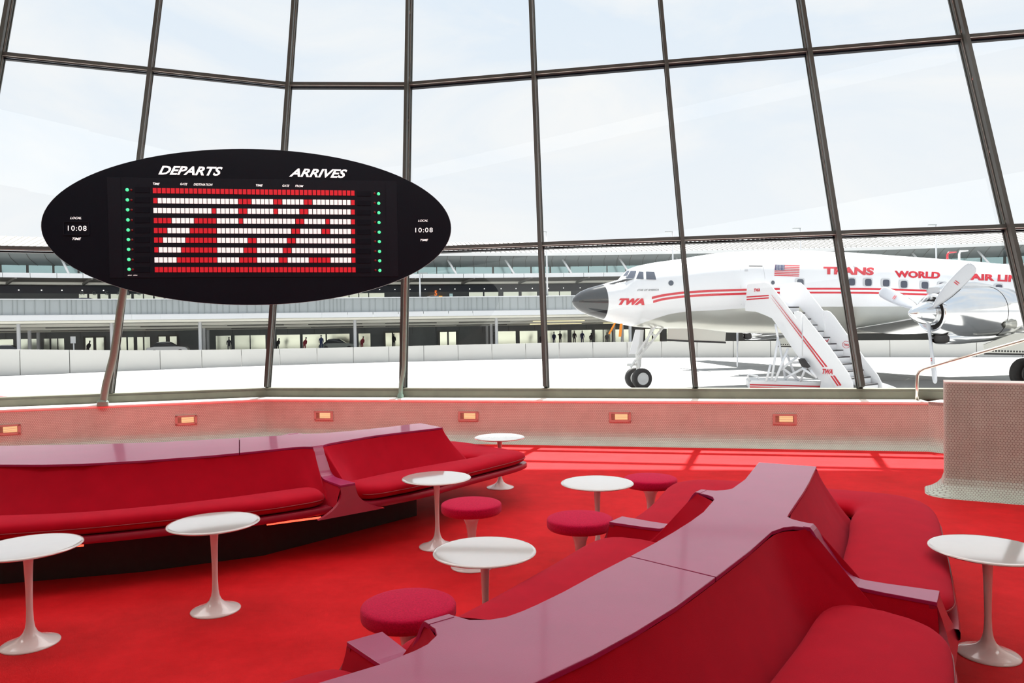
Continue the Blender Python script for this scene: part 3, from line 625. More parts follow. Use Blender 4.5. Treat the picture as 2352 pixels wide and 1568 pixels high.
ly = [438, 461, 483.5, 506.6, 529.6, 551.5, 573.8, 596.8, 619.2]; ry = [443.7, 465.4, 487.1, 509.5, 531.7, 553.4, 575.9, 597.3, 619.5]
lx = [356, 357, 357.5, 358.2, 358.6, 359, 359.6, 360, 360.6]; rx = [810.5, 810.8, 811, 811.3, 811.8, 812, 812.3, 812.6, 813]
fw, fh = .0435, .066
def flap_mb(mb, base=None, mi=0):
    c = base if base is not None else np.zeros(3); A = (bu, bn, bz) if base is not None else None
    for sg in (1, -1): mb.box(c + (bz if A else np.array([0, 0, 1.])) * sg * fh * .255, (fw, .008, fh * .47), A, mi)
    mb.box(c, (fw * .86, .006, fh * .1), A, mi); return mb
rot = Matrix(((bu[0], bn[0], 0), (bu[1], bn[1], 0), (0, 0, 1))).to_4x4()
fm = {}
for k_, m_ in (('R', M_red), ('W', M_whitef)):
    me = bpy.data.meshes.new('flap'); q = MB(); 
    for sg in (1, -1): q.box((0, 0, sg * fh * .255), (fw, .008, fh * .47))
    q.box((0, 0, 0), (fw * .86, .006, fh * .1)); me.from_pydata(q.v, [], q.f); me.materials.append(m_); fm[k_] = me
cells = []
for r, pat in enumerate(ROWS):
    seq = ''.join(x[0] * int(x[1:]) for x in pat.split()); a, b = bloc(lx[r], ly[r]), bloc(rx[r], ry[r])
    ub, wb_ = (a[0] + b[0]) / 2, (a[1] + b[1]) / 2
    for c, ch in enumerate(seq): cells.append((c, r, ch, a[0] + (b[0] - a[0]) * c / 45, a[1] + (b[1] - a[1]) * c / 45))
cells.sort(key=lambda t: (t[0], t[1])); rest = MB()
for k, (c, r, ch, u, w) in enumerate(cells):
    p = bw(u, w, .010)
    if k < 300: new_obj('flap', fm[ch], DB, Matrix.Translation(p) @ rot)
    else: flap_mb(rest, p, 0 if ch == 'R' else 1)
o = rest.build('flap_rows', [M_red, M_whitef], DB); o['kind'] = 'stuff'
for r in range(9):
    yl, yr = ly[r] - 2 + r * .15, ry[r] + 1
    for px_, y_, m_, rr_ in ((292.6 + r * .55, yl, M_green, .021), (302 + r * .45, yl + .3, M_dimred, .015), (869.5 + r * .38, yr + .5, M_green, .021), (860.5 + r * .28, yr - .3, M_dimred, .015)):
        p = bpx(px_, y_); MB().lathe([(0, rr_), (.008, rr_ * .95), (.014, rr_ * .6), (.016, 0)], p + bn * .004, bn, 16).build('indicator_light', m_, DB, smooth=True)
    for (x0, x1, ya, yb) in ((310, 345, yl - 7, yl + 7), (820, 852, yr - 6, yr + 6)):
        a, b = bloc(x0, ya), bloc(x1, yb); MB().box(bw((a[0] + b[0]) / 2, (a[1] + b[1]) / 2, .009), (b[0] - a[0], .006, a[1] - b[1]), (bu, bn, bz)).build('blank_panel', M_black, DB, bevel=.001)
TX = [('DEPARTS', (364, 401), (509, 404), (512, 383.5), (367, 380.5), .028, .28), ('ARRIVES', (664, 406), (795, 409), (798, 389.5), (667, 386.5), .028, .28),
      ('TIME', (351, 424.5), (366.5, 425.2), (367.5, 420.2), (351.5, 419.5), .012, .2), ('GATE', (414, 425), (430, 425.7), (431, 420.5), (414.5, 420), .012, .2), ('DESTINATION', (445, 426), (488, 427), (489, 421.8), (445.5, 420.8), .012, .2),
      ('TIME', (587.5, 428), (603, 428.6), (604, 423.8), (588, 423.2), .012, .2), ('GATE', (648.5, 428.8), (664, 429.4), (665, 424.6), (649, 424), .012, .2), ('FROM', (678, 429.3), (696, 430), (697, 425.2), (678.5, 424.6), .012, .2),
      ('LOCAL', (161, 503), (187, 503.2), (188, 498), (162, 497.8), .012, .2), ('TIME', (165.5, 551), (185.5, 551), (186.5, 545.6), (166.5, 545.6), .012, .2), ('LOCAL', (960, 509), (982.5, 508.8), (983.5, 504), (961, 504.2), .012, .2),
      ('TIME', (964.5, 553.8), (982.5, 553.6), (983.5, 548.8), (965.5, 549), .012, .2), ('10:08', (156, 529.5), (199, 530), (199, 518.5), (156, 518), 0.0, 0.0), ('10:08', (954, 533.5), (994, 533.2), (994, 522.8), (954, 523.2), 0.0, 0.0),
      ('solari', (294, 633), (303, 633), (303, 630.5), (294, 630.5), .0, .0), ('udine', (306.5, 633), (316, 633), (316, 630.5), (306.5, 630.5), .0, .0)]
a, b = bloc(146.5, 509.5), bloc(205, 539.5); bx_, bz0 = (a[0] + b[0]) / 2, (a[1] + b[1]) / 2
mbf = MB(); ww, hh = (b[0] - a[0]) / 2, (a[1] - b[1]) / 2
for sg in (-1, 1): mbf.box(bw(bx_ + sg * ww, bz0, .006), (.014, .014, 2 * hh), (bu, bn, bz)); mbf.box(bw(bx_, bz0 + sg * hh, .006), (2 * ww, .014, .014), (bu, bn, bz))
mbf.build('clock_frame', M_boardin, DB)
for s_, bl_, br_, tr_, tl_, bo, sh in TX:
    small = s_ in ('solari', 'udine'); off = .0075 if (400 < (bl_[1]) < 640 and 250 < bl_[0] < 900) else .0015
    decal_text('lettering', s_, (bl_, br_, tr_, tl_), lambda x, y, off=off: bpx(x, y) + bn * off, M_text, DB, bold=bo, shear=sh, spacing=1.0 if ':' not in s_ else 1.15)
# support pipes of the board
for nm, pts in (('left', [(236, 927, 10.42), (238, 915, 10.42), (243, 885, 10.42), (252, 850, 10.43), (260, 820, 10.45), (268, 770, 10.46), (277, 705, 10.46), (288, 640, 10.45), (300, 560, 10.35)]), ('right', [(920, 912, 10.85), (920.5, 900, 10.85), (921, 880, 10.85), (925, 862, 10.88), (928, 840, 10.9), (929.5, 760, 10.95), (931, 680, 10.95), (933, 600, 10.8)])):
    P3 = [aty(*p) for p in pts]; end = P3[-1]; uw = (end - BC) @ bu; P3.append(bw(uw, end[2] - 2.935 + .03, -.13))
    P3 = [tuple(p) for p in resample(P3, 40, 2)] if False else [tuple(p) for p in P3]
    rr_ = .055 if nm == 'left' else .022
    rr_ = .050 if nm == 'left' else .030
    MB().tube(P3, rr_, 14).build('support_pipe', M_pipe, DB, smooth=True, autos=60)
    b0 = np.array(P3[0]); MB().lathe([(-.03, rr_ * 1.5), (.03, rr_ * 1.5), (.045, rr_ * 1.2), (.06, rr_)], b0, (0, 0, 1), 16).build('pipe_collar', M_pipe, DB, smooth=True, autos=40)
# ================================================================ HANDRAIL at right
p0 = aty(2106, 921, 9.42); p0[2] = .6; q = [p0, aty(2106, 880, 9.42), aty(2107, 862, 9.42), aty(2112, 853, 9.41), aty(2122, 847, 9.40), aty(2180, 830, 9.3), aty(2352, 781.5, 8.9), aty(2480, 745, 8.6)]
HR = thing('handrail', 'slim metal handrail rising to the right above the mosaic half wall', 'handrail', tuple(q[0]))
MB().tube(q, .019, 12).build('rail', M_rail, HR, smooth=True)
MB().lathe([(0, .035), (.008, .035), (.012, .022)], q[0], (0, 0, 1), 16).build('base_flange', M_rail, HR)
MB().tube([aty(2480, 745, 8.6), aty(2480, 745, 8.6) - np.array([0, 0, .95])], .019, 12).build('post', M_rail, HR)
#@@PART2
# ================================================================ AIRCRAFT
AO = np.array([5.0, 30.0]); AD = np.array([.97, .243]); AD /= np.linalg.norm(AD); AN = np.array([AD[1], -AD[0]]); GZ = -.93
def ap(t, l, z): return np.array([AO[0] + AD[0] * t + AN[0] * l, AO[1] + AD[1] * t + AN[1] * l, z])
AD3 = np.array([*AD, 0]); AN3 = np.array([*AN, 0])
topx = [(1314, 693), (1316, 685.5), (1322, 678), (1333, 669.5), (1350, 662), (1377, 654.5), (1400, 648), (1424, 641), (1434, 629), (1442, 620.5), (1450, 615), (1462, 611), (1480, 607), (1500, 603), (1530, 599), (1560, 595), (1600, 588), (1640, 582), (1680, 578.5), (1720, 576.5), (1760, 575), (1800, 575), (1850, 576), (1900, 578), (1960, 581), (2030, 586), (2100, 591), (2200, 598), (2300, 607), (2352, 612)]
botx = [(1314, 693), (1317, 701), (1324, 709), (1335, 716), (1350, 723), (1377, 731.5), (1400, 738), (1430, 745), (1450, 749), (1480, 752), (1520, 754), (1570, 757), (1620, 761), (1668, 763), (1740, 765), (1800, 766), (1900, 766), (2000, 765), (2100, 764), (2200, 762), (2352, 758)]
TT = np.array([atplane(x, y, AO, AD) for x, y in topx]); BT = np.array([atplane(x, y, AO, AD) for x, y in botx])
TT = np.vstack([TT, [[24, TT[-1, 1] - .15], [29, TT[-1, 1] - .55], [33, TT[-1, 1] - 1.1]]]); BT = np.vstack([BT, [[24, BT[-1, 1] + .35], [29, BT[-1, 1] + 1.1], [33, BT[-1, 1] + 1.9]]])
T0 = min(TT[0, 0], BT[0, 0])
def fz(t):
    a, b = float(np.interp(t, TT[:, 0], TT[:, 1])), float(np.interp(t, BT[:, 0], BT[:, 1])); zc = (a + b) / 2; ha = max((a - b) / 2, .002)
    return zc, ha, min(ha * 1.0, 1.77)
def fuse_at(x, y, off=0.012):
    l = 1.0
    for _ in range(14):
        t, z = atplane(x, y, AO + AN * l, AD); zc, ha, hb = fz(t); l = .5 * l + .5 * hb * math.sqrt(max(0.0, 1 - min(1, abs((z - zc) / ha)) ** 2))
    ny = (z - zc) / ha ** 2; nl = l / hb ** 2 + 1e-6; k = math.hypot(ny, nl)
    return ap(t, l + off * nl / k, z + off * ny / k)
def mark(px): return fuse_at(*px)
PL = thing('propeller_airliner', 'white vintage propeller airliner with black nose and red stripes, parked outside', 'airplane', tuple(ap(0, 0, GZ)))
LINE = [(1480, 752), (1494, 742), (1520, 730), (1545, 721), (1580, 715), (1640, 712.5), (1700, 708), (1800, 705), (2060, 704), (2352, 703)]
LT = np.array([atplane(x, y, AO + AN * 1.4, AD) for x, y in LINE])
def lz(t):
    zc, ha, hb = fz(t)
    if t < LT[0, 0]: return zc - ha
    return max(zc - ha, float(np.interp(t, LT[:, 0], LT[:, 1])))
TR = float(atplane(1383, 692, AO, AD)[0])
def ring(t, th0, th1, n):
    zc, ha, hb = fz(t); return [ap(t, hb * math.cos(a), zc + ha * math.sin(a)) for a in np.linspace(th0, th1, n)]
def ang(t):
    zc, ha, hb = fz(t); return math.asin(max(-1, min(1, (lz(t) - zc) / ha)))
ts = [T0 + (TR - T0) * (k / 14) ** 1.8 for k in range(15)]
MB().grid([ring(t, 0, 2 * math.pi, 49)[:-1] for t in ts], closed_u=True).build('radome', M_radome, PL, smooth=True)
ts = list(np.linspace(TR, 3, 30)) + list(np.linspace(3, 33, 61))[1:]
MB().grid([ring(t, ang(t), math.pi - ang(t), 61) for t in ts]).build('fuselage', M_paint, PL, smooth=True)
tb = [t for t in ts if t > LT[0, 0]]
MB().grid([ring(t, math.pi - ang(t), 2 * math.pi + ang(t), 41) for t in tb]).build('belly', M_belly, PL, smooth=True)
def fpoly(name, pts, m, parent=PL, sub=4, off=.012):
    pts = [np.array(p, float) for p in pts]; n = len(pts)
    if n == 4:
        k = max(2, int(max(np.linalg.norm(pts[1] - pts[0]), np.linalg.norm(pts[2] - pts[3])) / 12) + 1); q = 3
        mb = MB(); mb.grid([[fuse_at(*quad((pts[0], pts[1], pts[2], pts[3]), u, v), off) for u in np.linspace(0, 1, k)] for v in np.linspace(0, 1, q)])
        return mb.build(name, m, parent, smooth=True)
    mb = MB(); mb.add([fuse_at(*p, off) for p in pts], [tuple(range(n))]); return mb.build(name, m, parent)
# anti-glare strip, cockpit windows
fpoly('anti_glare_panel', [(1392, 653.5), (1440, 640.5), (1455, 641), (1430, 648), (1408, 653)], M_radome)
for q in ([(1428, 641), (1438, 640), (1446, 622), (1440, 623)], [(1438.5, 639.5), (1455, 640), (1461.5, 623), (1448, 623)], [(1460.5, 641), (1478, 641.5), (1477.5, 624.5), (1467.5, 624)], [(1484, 642), (1507, 642.5), (1502.5, 624.5), (1483, 624)]):
    c = np.mean(q, axis=0); f = fpoly('cockpit_window', q, M_glassdk, off=.02)
    fpoly('window_frame', [tuple(c + (np.array(p) - c) * 1.14) for p in q], M_wframe if False else M_fascia, f, off=.012)
def oval(cx, cy, rx, ry, m, name, n=16, off=.014, p=1.0, parent=PL, rot=0):
    P = []
    for k in range(n):
        a = 2 * math.pi * k / n; c, s = math.cos(a), math.sin(a); x, y = rx * math.copysign(abs(c) ** p, c), ry * math.copysign(abs(s) ** p, s)
        P.append((cx + x * math.cos(rot) - y * math.sin(rot), cy + x * math.sin(rot) + y * math.cos(rot)))
    mb = MB(); mb.add([fuse_at(*q, off) for q in P], [tuple(range(n))]); return mb.build(name, m, parent)
oval(1541, 650, 6, 6, M_glassdk, 'porthole'); oval(1775, 649, 4.2, 4.6, M_glassdk, 'porthole'); oval(1962, 608, 4.5, 3, M_cream, 'dome_lamp', rot=.5)
for (x, y) in [(1837, 648.5), (1955, 647), (1993, 648), (2034, 649.5), (2075, 652.5), (2123, 654.5), (2163, 656.5), (2251, 660), (2293, 661)]:
    w = oval(x, y, 11, 10.2, M_wframe, 'cabin_window', p=.45); oval(x + .8, y + .6, 7.6, 8.0, M_glassdk, 'pane', p=.5, off=.02, parent=w)
up = [(1497, 684.5), (1520, 679), (1545, 675), (1572, 672), (1600, 670), (1640, 668), (1680, 666.5), (1740, 664.5), (1800, 663.2), (1860, 662.8), (1920, 662.8), (1998, 663.5), (2060, 665), (2120, 667), (2200, 669.5), (2352, 675)]
wd = [5.5, 5.3, 5, 5, 5, 5, 5, 4.6, 4.2, 4, 4, 4.2, 4.2, 4.2, 4.4, 4.6]
for dy in (0, 8.6):
    rows = [[], [], []]
    for (x, y), w in zip(up, wd):
        sh = 3 if dy and x < 1500 else 0
        for r in range(3): rows[r].append(fuse_at(x + sh, y + dy - w * r / 2 + (2.4 if dy else 2.2), .013))
    MB().grid(rows).build('red_stripe', M_redp, PL, smooth=True)
fm_ = lambda x, y: fuse_at(x, y, .015)
decal_text('lettering', 'TWA', ((1419, 700), (1480, 700.5), (1480, 685), (1423, 685)), fm_, M_redp, PL, bold=.075, shear=.3)
decal_text('lettering', 'STAR OF AMERICA', ((1463, 668), (1512.5, 667.5), (1513, 663.3), (1464, 664)), fm_, M_blk, PL, bold=.0, shear=.25)
decal_text('lettering', 'TRANS', ((1891, 630), (2006, 632.5), (2008, 614.5), (1891, 612.5)), fm_, M_redp, PL, bold=.05)
decal_text('lettering', 'WORLD', ((2056, 637), (2158, 640.5), (2160, 624.5), (2054, 621.5)), fm_, M_redp, PL, bold=.05)
decal_text('lettering', 'AIR LINES', ((2228, 643), (2372, 650), (2374, 633.5), (2228, 628)), fm_, M_redp, PL, bold=.05)
# flag: stripes and canton
for k in range(13):
    y0, y1 = 608 + k * 1.93, 608 + (k + 1) * 1.93
    if k % 2 == 0: fpoly('flag_stripe', [(1779.5 - k * .12, y1), (1836 - k * .12, y1 + 1.9), (1837 - k * .12, y0 + 1.9), (1780 - k * .12, y0)], M_redp, off=.014)
fl = fpoly('flag_canton', [(1779.3, 620.5), (1801, 621.4), (1802, 608.8), (1780.5, 608)], M_navy, off=.017)
mb = MB()
for r in range(5):
    for c in range(6):
        x, y = 1782.3 + c * 3.4 + (r % 2) * 0, 609.8 + r * 2.4 + c * .12; mb.add([fuse_at(x + .8 * math.cos(a), y + .8 * math.sin(a), .02) for a in np.linspace(0, 2 * math.pi, 6)[:-1]], [(0, 1, 2, 3, 4)])
s_ = mb.build('flag_stars', M_fascia, fl)
# door outline and small marks
fpoly('door_seam', [(1720, 612), (1751, 612.3), (1751, 610.6), (1720, 610.2)], M_blk, off=.013)
for (a, b) in (((1752, 612), (1757, 640)), ((1700, 618), (1702, 700))): fpoly('panel_seam', [(a[0], a[1]), (a[0] + .8, a[1]), (b[0] + .8, b[1]), (b[0], b[1])], M_wframe, off=.012)
for k in range(3): fpoly('stencil', [(1710, 619 + k * 2), (1718, 619.2 + k * 2), (1718, 618.2 + k * 2), (1710, 618 + k * 2)], M_wframe)
# roof aerials
for x, m_ in ((1697, M_blade), (1751, M_blade)):
    t, z = atplane(x, 590, AO, AD)
for (x, m_, hgt) in ((2176, M_redp, .35), (2203, M_fascia, .45)):
    t, z = atplane(x, 597, AO, AD); zc, ha, hb = fz(t); b0 = ap(t, 0, zc + ha - .03)
    MB().tube([b0, b0 + np.array([0, 0, hgt * .7]), b0 + AD3 * .06 + np.array([0, 0, hgt]), b0 + AD3 * .5 + np.array([0, 0, hgt + .03])], [.05, .045, .04, .02], 8).build('aerial', m_, PL, smooth=True)
# ribbons under the nose
for q in ([(1411, 741), (1415, 741), (1401, 768), (1397, 766)], [(1424, 743), (1430, 743), (1427, 773), (1421, 773)]):
    P = [aty(x, y, 29.0) for x, y in q]; MB().prism(P, (0, .02, 0)).build('orange_ribbon', M_orange, PL)
# nose gear
def tubes(name, lst, r, m, parent): 
    mb = MB()
    for a, b in lst: mb.tube([a, b], r, 10)
    return mb.build(name, m, parent, smooth=True, autos=50)
NG = aty(1457, 855, 30.1); NG[2] = GZ + .42; wdir = np.array([.93, -.30, 0]) * 0 + np.array([AN[0] + .05, AN[1], 0]); wdir /= np.linalg.norm(wdir)
ctr = np.array([5.06, 30.0, GZ + .42])
for s in (.32, -.32):
    c = ctr + wdir * s; R = .42
    tp = [(-.12, R * .62), (-.13, R * .74), (-.115, R * .9), (-.07, R * .985), (0, R), (.07, R * .985), (.115, R * .9), (.13, R * .74), (.12, R * .62), (.10, R * .56)]
    w = MB().lathe(tp, c, wdir, 40).build('wheel', M_tyre, PL, smooth=True)
    MB().lathe([(-.10, 0), (-.10, R * .60), (.105, R * .60), (.115, R * .55), (.10, R * .45), (.115, R * .2), (.125, 0)], c, wdir, 28).build('wheel_hub', M_hubw, w, smooth=True, autos=40)
g1 = aty(1470, 757, 30.0); g2 = ctr + np.array([0, 0, .45]); g3 = ctr
mb = MB(); mb.tube([g1, (g1 + g2) / 2, g2], [.15, .14, .11], 14); mb.tube([g2, g3], .08, 12); mb.tube([g3 - wdir * .35, g3 + wdir * .35], .06, 10)
mb.build('nose_strut', M_hubw, PL, smooth=True, autos=50)
tubes('drag_brace', [(aty(1523, 752, 30.0), aty(1466, 822, 29.8)), (aty(1506, 748, 29.7), aty(1462, 815, 29.7)), (aty(1494, 765, 29.8), aty(1507, 772, 29.8)), (aty(1483, 786, 29.8), aty(1494, 790, 29.8)), (aty(1499, 748, 30), aty(1480, 800, 30))], .045, M_hubw, PL)
tubes('steering_link', [(aty(1440, 838, 29.8), aty(1472, 836, 29.8)), (aty(1448, 844, 29.7), aty(1460, 826, 29.7)), (aty(1468, 846, 29.7), aty(1466, 828, 29.7))], .05, M_hubw, PL)
P = [aty(*p, 29.7) for p in ((1460, 757), (1471, 757), (1468, 790), (1459, 813), (1446, 813))]; MB().prism(P, AN3 * -.05).build('gear_door', M_stair, PL, bevel=.01)
P = [aty(*p, 29.6) for p in ((1534, 754), (1600, 754), (1668, 762), (1666, 786), (1533, 781))]; MB().prism(P, (0, .05, 0)).build('gear_door', M_belly, PL, bevel=.01)
MB().bar(aty(1532, 781, 29.58), aty(1667, 786.5, 29.58), .07, .06, (0, 0, 1)).build('door_edge_seal', M_dark, PL)

# engines
def engine(parent, hub, blades, details=True, top=True):
    hub = np.array(hub); en = thing('engine', loc=tuple(hub)); attach(en, parent)
    cow = [(.10, .40), (.16, .50), (.18, .60), (.22, .655), (.30, .70), (.5, .79), (.8, .88), (1.15, .935), (1.6, .95), (2.15, .945), (2.6, .90), (2.65, .93), (2.66, .90), (3.3, .88), (3.32, .92), (3.35, .87), (4.3, .80), (5.5, .62), (6.8, .30), (7.4, .05)]
    return en
def build_engine(prefix_t, lat, zc, blade_angles, far=False):
    hub = ap(prefix_t, lat, zc)
    def e(t, l, z): return hub + AD3 * t + AN3 * l + np.array([0, 0, z])
    out = []
    prof = [(.42, .30), (.16, .585), (.10, .625), (.14, .66), (.22, .70), (.45, .79), (.8, .885), (1.15, .935), (1.6, .95), (2.15, .945), (2.55, .915)]
    n1 = MB().lathe(prof, hub, AD3, 64).build('cowling', M_alu, PL, smooth=True)
    MB().lathe([(.30, 0), (.24, .56), (.115, .615)], hub, AD3, 48).build('cowl_intake', M_dark, n1, smooth=True)
    MB().lathe([(2.5, .93), (2.56, .935), (3.25, .88), (3.28, .86)], hub, AD3, 64).build('cowl_ring', M_alu, n1, smooth=True)
    n2 = MB().lathe([(3.26, .85), (4.2, .80), (5.4, .66), (6.6, .38), (7.4, .04)], hub, AD3, 48, sq=(1, 1)).build('nacelle', M_alu, PL, smooth=True)
    sp = MB().lathe([(-.78, 0), (-.775, .03), (-.74, .085), (-.6, .20), (-.4, .30), (-.15, .385), (.05, .42), (.18, .43)], hub, AD3, 48).build('spinner', M_alu, PL, smooth=True)
    for ang_ in blade_angles:
        a = math.radians(ang_); rd = np.array([0, 0, 1.0]) * math.cos(a) + AN3 * math.sin(a); tg = np.cross(AD3, rd)
        rows = []; R0, R1 = .32, 2.45
        for r, ch, th_ in [(.30, .10, .08), (.42, .13, .075), (.6, .22, .06), (.85, .33, .05), (1.2, .42, .042), (1.6, .455, .034), (2.0, .45, .026), (2.25, .42, .02), (2.36, .36, .016), (2.43, .23, .010), (2.45, .06, .004)]:
            tw = math.radians(62 - 38 * (r / 2.45)) * .8; cd = tg * math.cos(tw) + AD3 * math.sin(tw); nd = np.cross(rd, cd)
            rows.append([hub + rd * r + cd * ch * .5 * math.cos(q) + nd * th_ * math.sin(q) for q in np.linspace(0, 2 * math.pi, 17)[:-1]])
        mb = MB(); mb.grid(rows, closed_u=True); mb.add(rows[-1], [tuple(range(16))]); b = mb.build('propeller_blade', M_blade, PL, smooth=True)
        if not far:
            r = 1.62; tw = math.radians(62 - 38 * (r / 2.45)) * .8; cd = tg * math.cos(tw) + AD3 * math.sin(tw); nd = np.cross(rd, cd); nd = nd if nd @ -AD3 > 0 else -nd
            for sg in (-1, 1): MB().add([hub + rd * (r + sg * .035 + .016 * math.sin(q)) + cd * (.09 * math.cos(q)) + nd * .045 for q in np.linspace(0, 2 * math.pi, 13)[:-1]], [tuple(range(12))]).build('red_emblem', M_redp, b)
            tws = []
            for sg in (-1,):
                pts = []
                for r in (.5, .8, 1.1, 1.5): 
                    tw = math.radians(62 - 38 * (r / 2.45)) * .8; cd = tg * math.cos(tw) + AD3 * math.sin(tw); pts.append(hub + rd * r + cd * (.5 * np.interp(r, [.3, .42, .6, .85, 1.2, 1.6], [.10, .13, .22, .33, .42, .455])))
                MB().tube(pts, .014, 6).build('deicer_boot', M_blk, b, smooth=True)
    # scoops
    rows = []
    for t, w, h, zc_ in [(.25, .30, .10, .80), (.9, .32, .13, .95), (1.8, .30, .12, .98), (2.6, .22, .05, .93)]:
        rows.append([e(t, w * math.copysign(abs(math.cos(q)) ** .4, math.cos(q)), zc_ + h * math.copysign(abs(math.sin(q)) ** .5, math.sin(q))) for q in np.linspace(0, 2 * math.pi, 25)[:-1]])
    MB().grid(rows, closed_u=True).build('top_scoop', M_alu, n1, smooth=True); MB().add([p + AD3 * .03 for p in rows[0]], [tuple(range(24))]).build('scoop_mouth', M_wframe, n1)
    rows = []
    for t, w, h, zc_ in [(.55, .40, .16, -.90), (.60, .43, .19, -.90), (1.2, .45, .22, -.88), (2.2, .45, .25, -.80), (3.4, .35, .2, -.72)]:
        rows.append([e(t, w * math.copysign(abs(math.cos(q)) ** .6, math.cos(q)), zc_ + h * math.copysign(abs(math.sin(q)) ** .7, math.sin(q))) for q in np.linspace(0, 2 * math.pi, 29)[:-1]])
    MB().grid(rows, closed_u=True).build('oil_cooler_scoop', M_alu, n1, smooth=True); MB().add([p + AD3 * .10 for p in rows[0]], [tuple(range(28))]).build('scoop_mouth', M_dark, n1)
    # exhaust
    MB().lathe([(0, .14), (.35, .16), (.33, .13), (.05, .1), (.05, 0)], e(2.45, .78, -.42), AD3 * .9 + AN3 * .4, 24).build('exhaust_pipe', M_belly, n1, smooth=True)
    # gear doors with lightening holes
    for l_ in ((.45,) if not far else (.45,)):
        A_, B_ = e(2.0, l_, -1.0), e(4.1, l_, -1.05)
        P = [e(1.9, l_, -1.12), e(1.95, l_, -1.42), e(4.35, l_, -1.52), e(4.5, l_, -1.42), e(4.45, l_, -.75), e(3.2, l_, -.75)]
        gd = MB().prism(P, AN3 * .05).build('gear_door', M_belly, PL)
        MB().bar(e(1.95, l_ + .03, -1.44), e(4.45, l_ + .03, -1.53), .06, .07, (0, 0, 1)).build('door_edge_seal', M_dark, gd)
        mb = MB()
        for k in range(12): mb.lathe([(0, .035), (.006, .035), (.006, 0)], e(2.15 + k * .13, l_ + .052, -1.34 - .006 * k), AN3, 10)
        for k, r_ in enumerate((.05, .075, .075)): mb.lathe([(0, r_), (.006, r_), (.006, 0)], e(3.85 + k * .22, l_ + .052, -1.0), AN3, 12)
        for k in range(2): mb.lathe([(0, .07), (.006, .07), (.006, 0)], e(3.95 + k * .28, l_ + .052, -1.36), AN3, 12)
        mb.build('lightening_holes', M_dark, gd)
    return hub
HT, HLAT = 8.24, 6.16; hz = 1.88
build_engine(HT, HLAT, hz, (172, 52, 292)); build_engine(HT, -HLAT, hz, (182, 62, 302), True)
build_engine(HT + .4, -12.0, hz + .75, (0, 120, 240), True)
# wings
def wing(sg):
    rows = []
    for lt, tl, ch, z, th_ in [(1.0, 9.4, 6.2, 1.35, .50), (3.0, 9.9, 5.5, 1.62, .42), (6.0, 10.6, 4.8, 2.05, .36), (9.0, 11.2, 4.2, 2.42, .31), (12, 11.8, 3.6, 2.78, .27), (18, 13.0, 2.5, 3.5, .18), (22.8, 13.9, 1.5, 4.05, .10)]:
        if sg > 0 and lt > 12.5: pass
        r = []
        for k in range(28):
            a = 2 * math.pi * k / 28; x = .5 * (1 - math.cos(a)); y = math.sin(a); r.append(ap(tl + ch * x, lt * sg, z + th_ * y * (1.25 * math.sqrt(x + .001) * (1 - x) ** .8 + .05)))
        rows.append(r)
    mb = MB(); mb.grid(rows, closed_u=True); mb.add(rows[-1], [tuple(range(28))]); return mb.build('wing', M_alu if sg > 0 else M_belly, PL, smooth=True)
wing(1); wing(-1)
# main landing gear under the near nacelle
mc = aty(2368, 853, 27.3); mc[2] = GZ + .56
for s in (.28, -.28):
    c = mc + AN3 * s; R = .56; w = MB().lathe([(-.18, R * .55), (-.2, R * .72), (-.17, R * .9), (-.1, R * .985), (0, R), (.1, R * .985), (.17, R * .9), (.2, R * .72), (.18, R * .55)], c, AN3, 44).build('wheel', M_tyre, PL, smooth=True)
    MB().lathe([(-.15, 0), (-.16, R * .56), (.16, R * .56), (.12, R * .3), (.15, 0)], c, AN3, 28).build('wheel_hub', M_hubw, w, smooth=True, autos=40)
tubes('main_strut', [(mc, mc + np.array([0, 0, 2.6]))], .12, M_hubw, PL)
MB().tube([mc - AN3 * .35, mc + AN3 * .35], .07, 10).build('axle', M_hubw, PL)
mc2 = mc - AN3 * (2 * HLAT)
for s in (.28, -.28):
    R = .56; c = mc2 + AN3 * s; MB().lathe([(-.2, 0), (-.2, R * .72), (-.17, R * .9), (-.1, R * .985), (0, R), (.1, R * .985), (.17, R * .9), (.2, R * .72), (.2, 0)], c, AN3, 36).build('wheel', M_tyre, PL, smooth=True)
tubes('main_strut', [(mc2, mc2 + np.array([0, 0, 2.6]))], .12, M_hubw, PL)

# ================================================================ BOARDING STAIRS
SA = np.array([9.92, 28.2]); SD = np.array([.55, -.835]); SD /= np.linalg.norm(SD); SS = np.array([-SD[1], SD[0]]); SWD = 1.28; SD3 = np.array([*SD, 0]); SS3 = np.array([*SS, 0])
BS = thing('boarding_stairs', 'white mobile boarding stairs with red stripes at the airliner door', 'stairs', (float(SA[0]) + 1.2, float(SA[1]) - 1.5, GZ))
def spt(x, y, side=0.0):
    A = SA + SS * side; s, z = atplane(x, y, A, SD); return np.array([*(A + SD * s), z])
def panel(name, pts, side, m=M_stair, th_=.05, parent=BS, off=0):
    return MB().prism([spt(x, y, side) - SS3 * off for x, y in pts], SS3 * th_).build(name, m, parent, bevel=.006 if th_ > .03 else 0)
near_ = [(1716, 655), (1720, 651), (1756, 648), (1764, 649), (1770, 654), (1822, 722)]
panel('side_panel', [(1716, 654), (1721, 651), (1756, 648), (1765, 650), (1772, 657), (1826, 728), (1885, 806), (1942, 880), (1955, 910), (1935, 925), (1880, 905), (1886, 876), (1850, 842), (1828, 812), (1778, 738), (1773, 731), (1758, 724), (1736, 715.5), (1712, 714), (1711, 706)], -.02)
panel('side_panel', [(1822, 716), (1830, 714.5), (1838, 716), (1846, 723), (1900, 790), (1950, 860), (1958, 880), (1962, 915), (1935, 915), (1845, 770)], -.06)
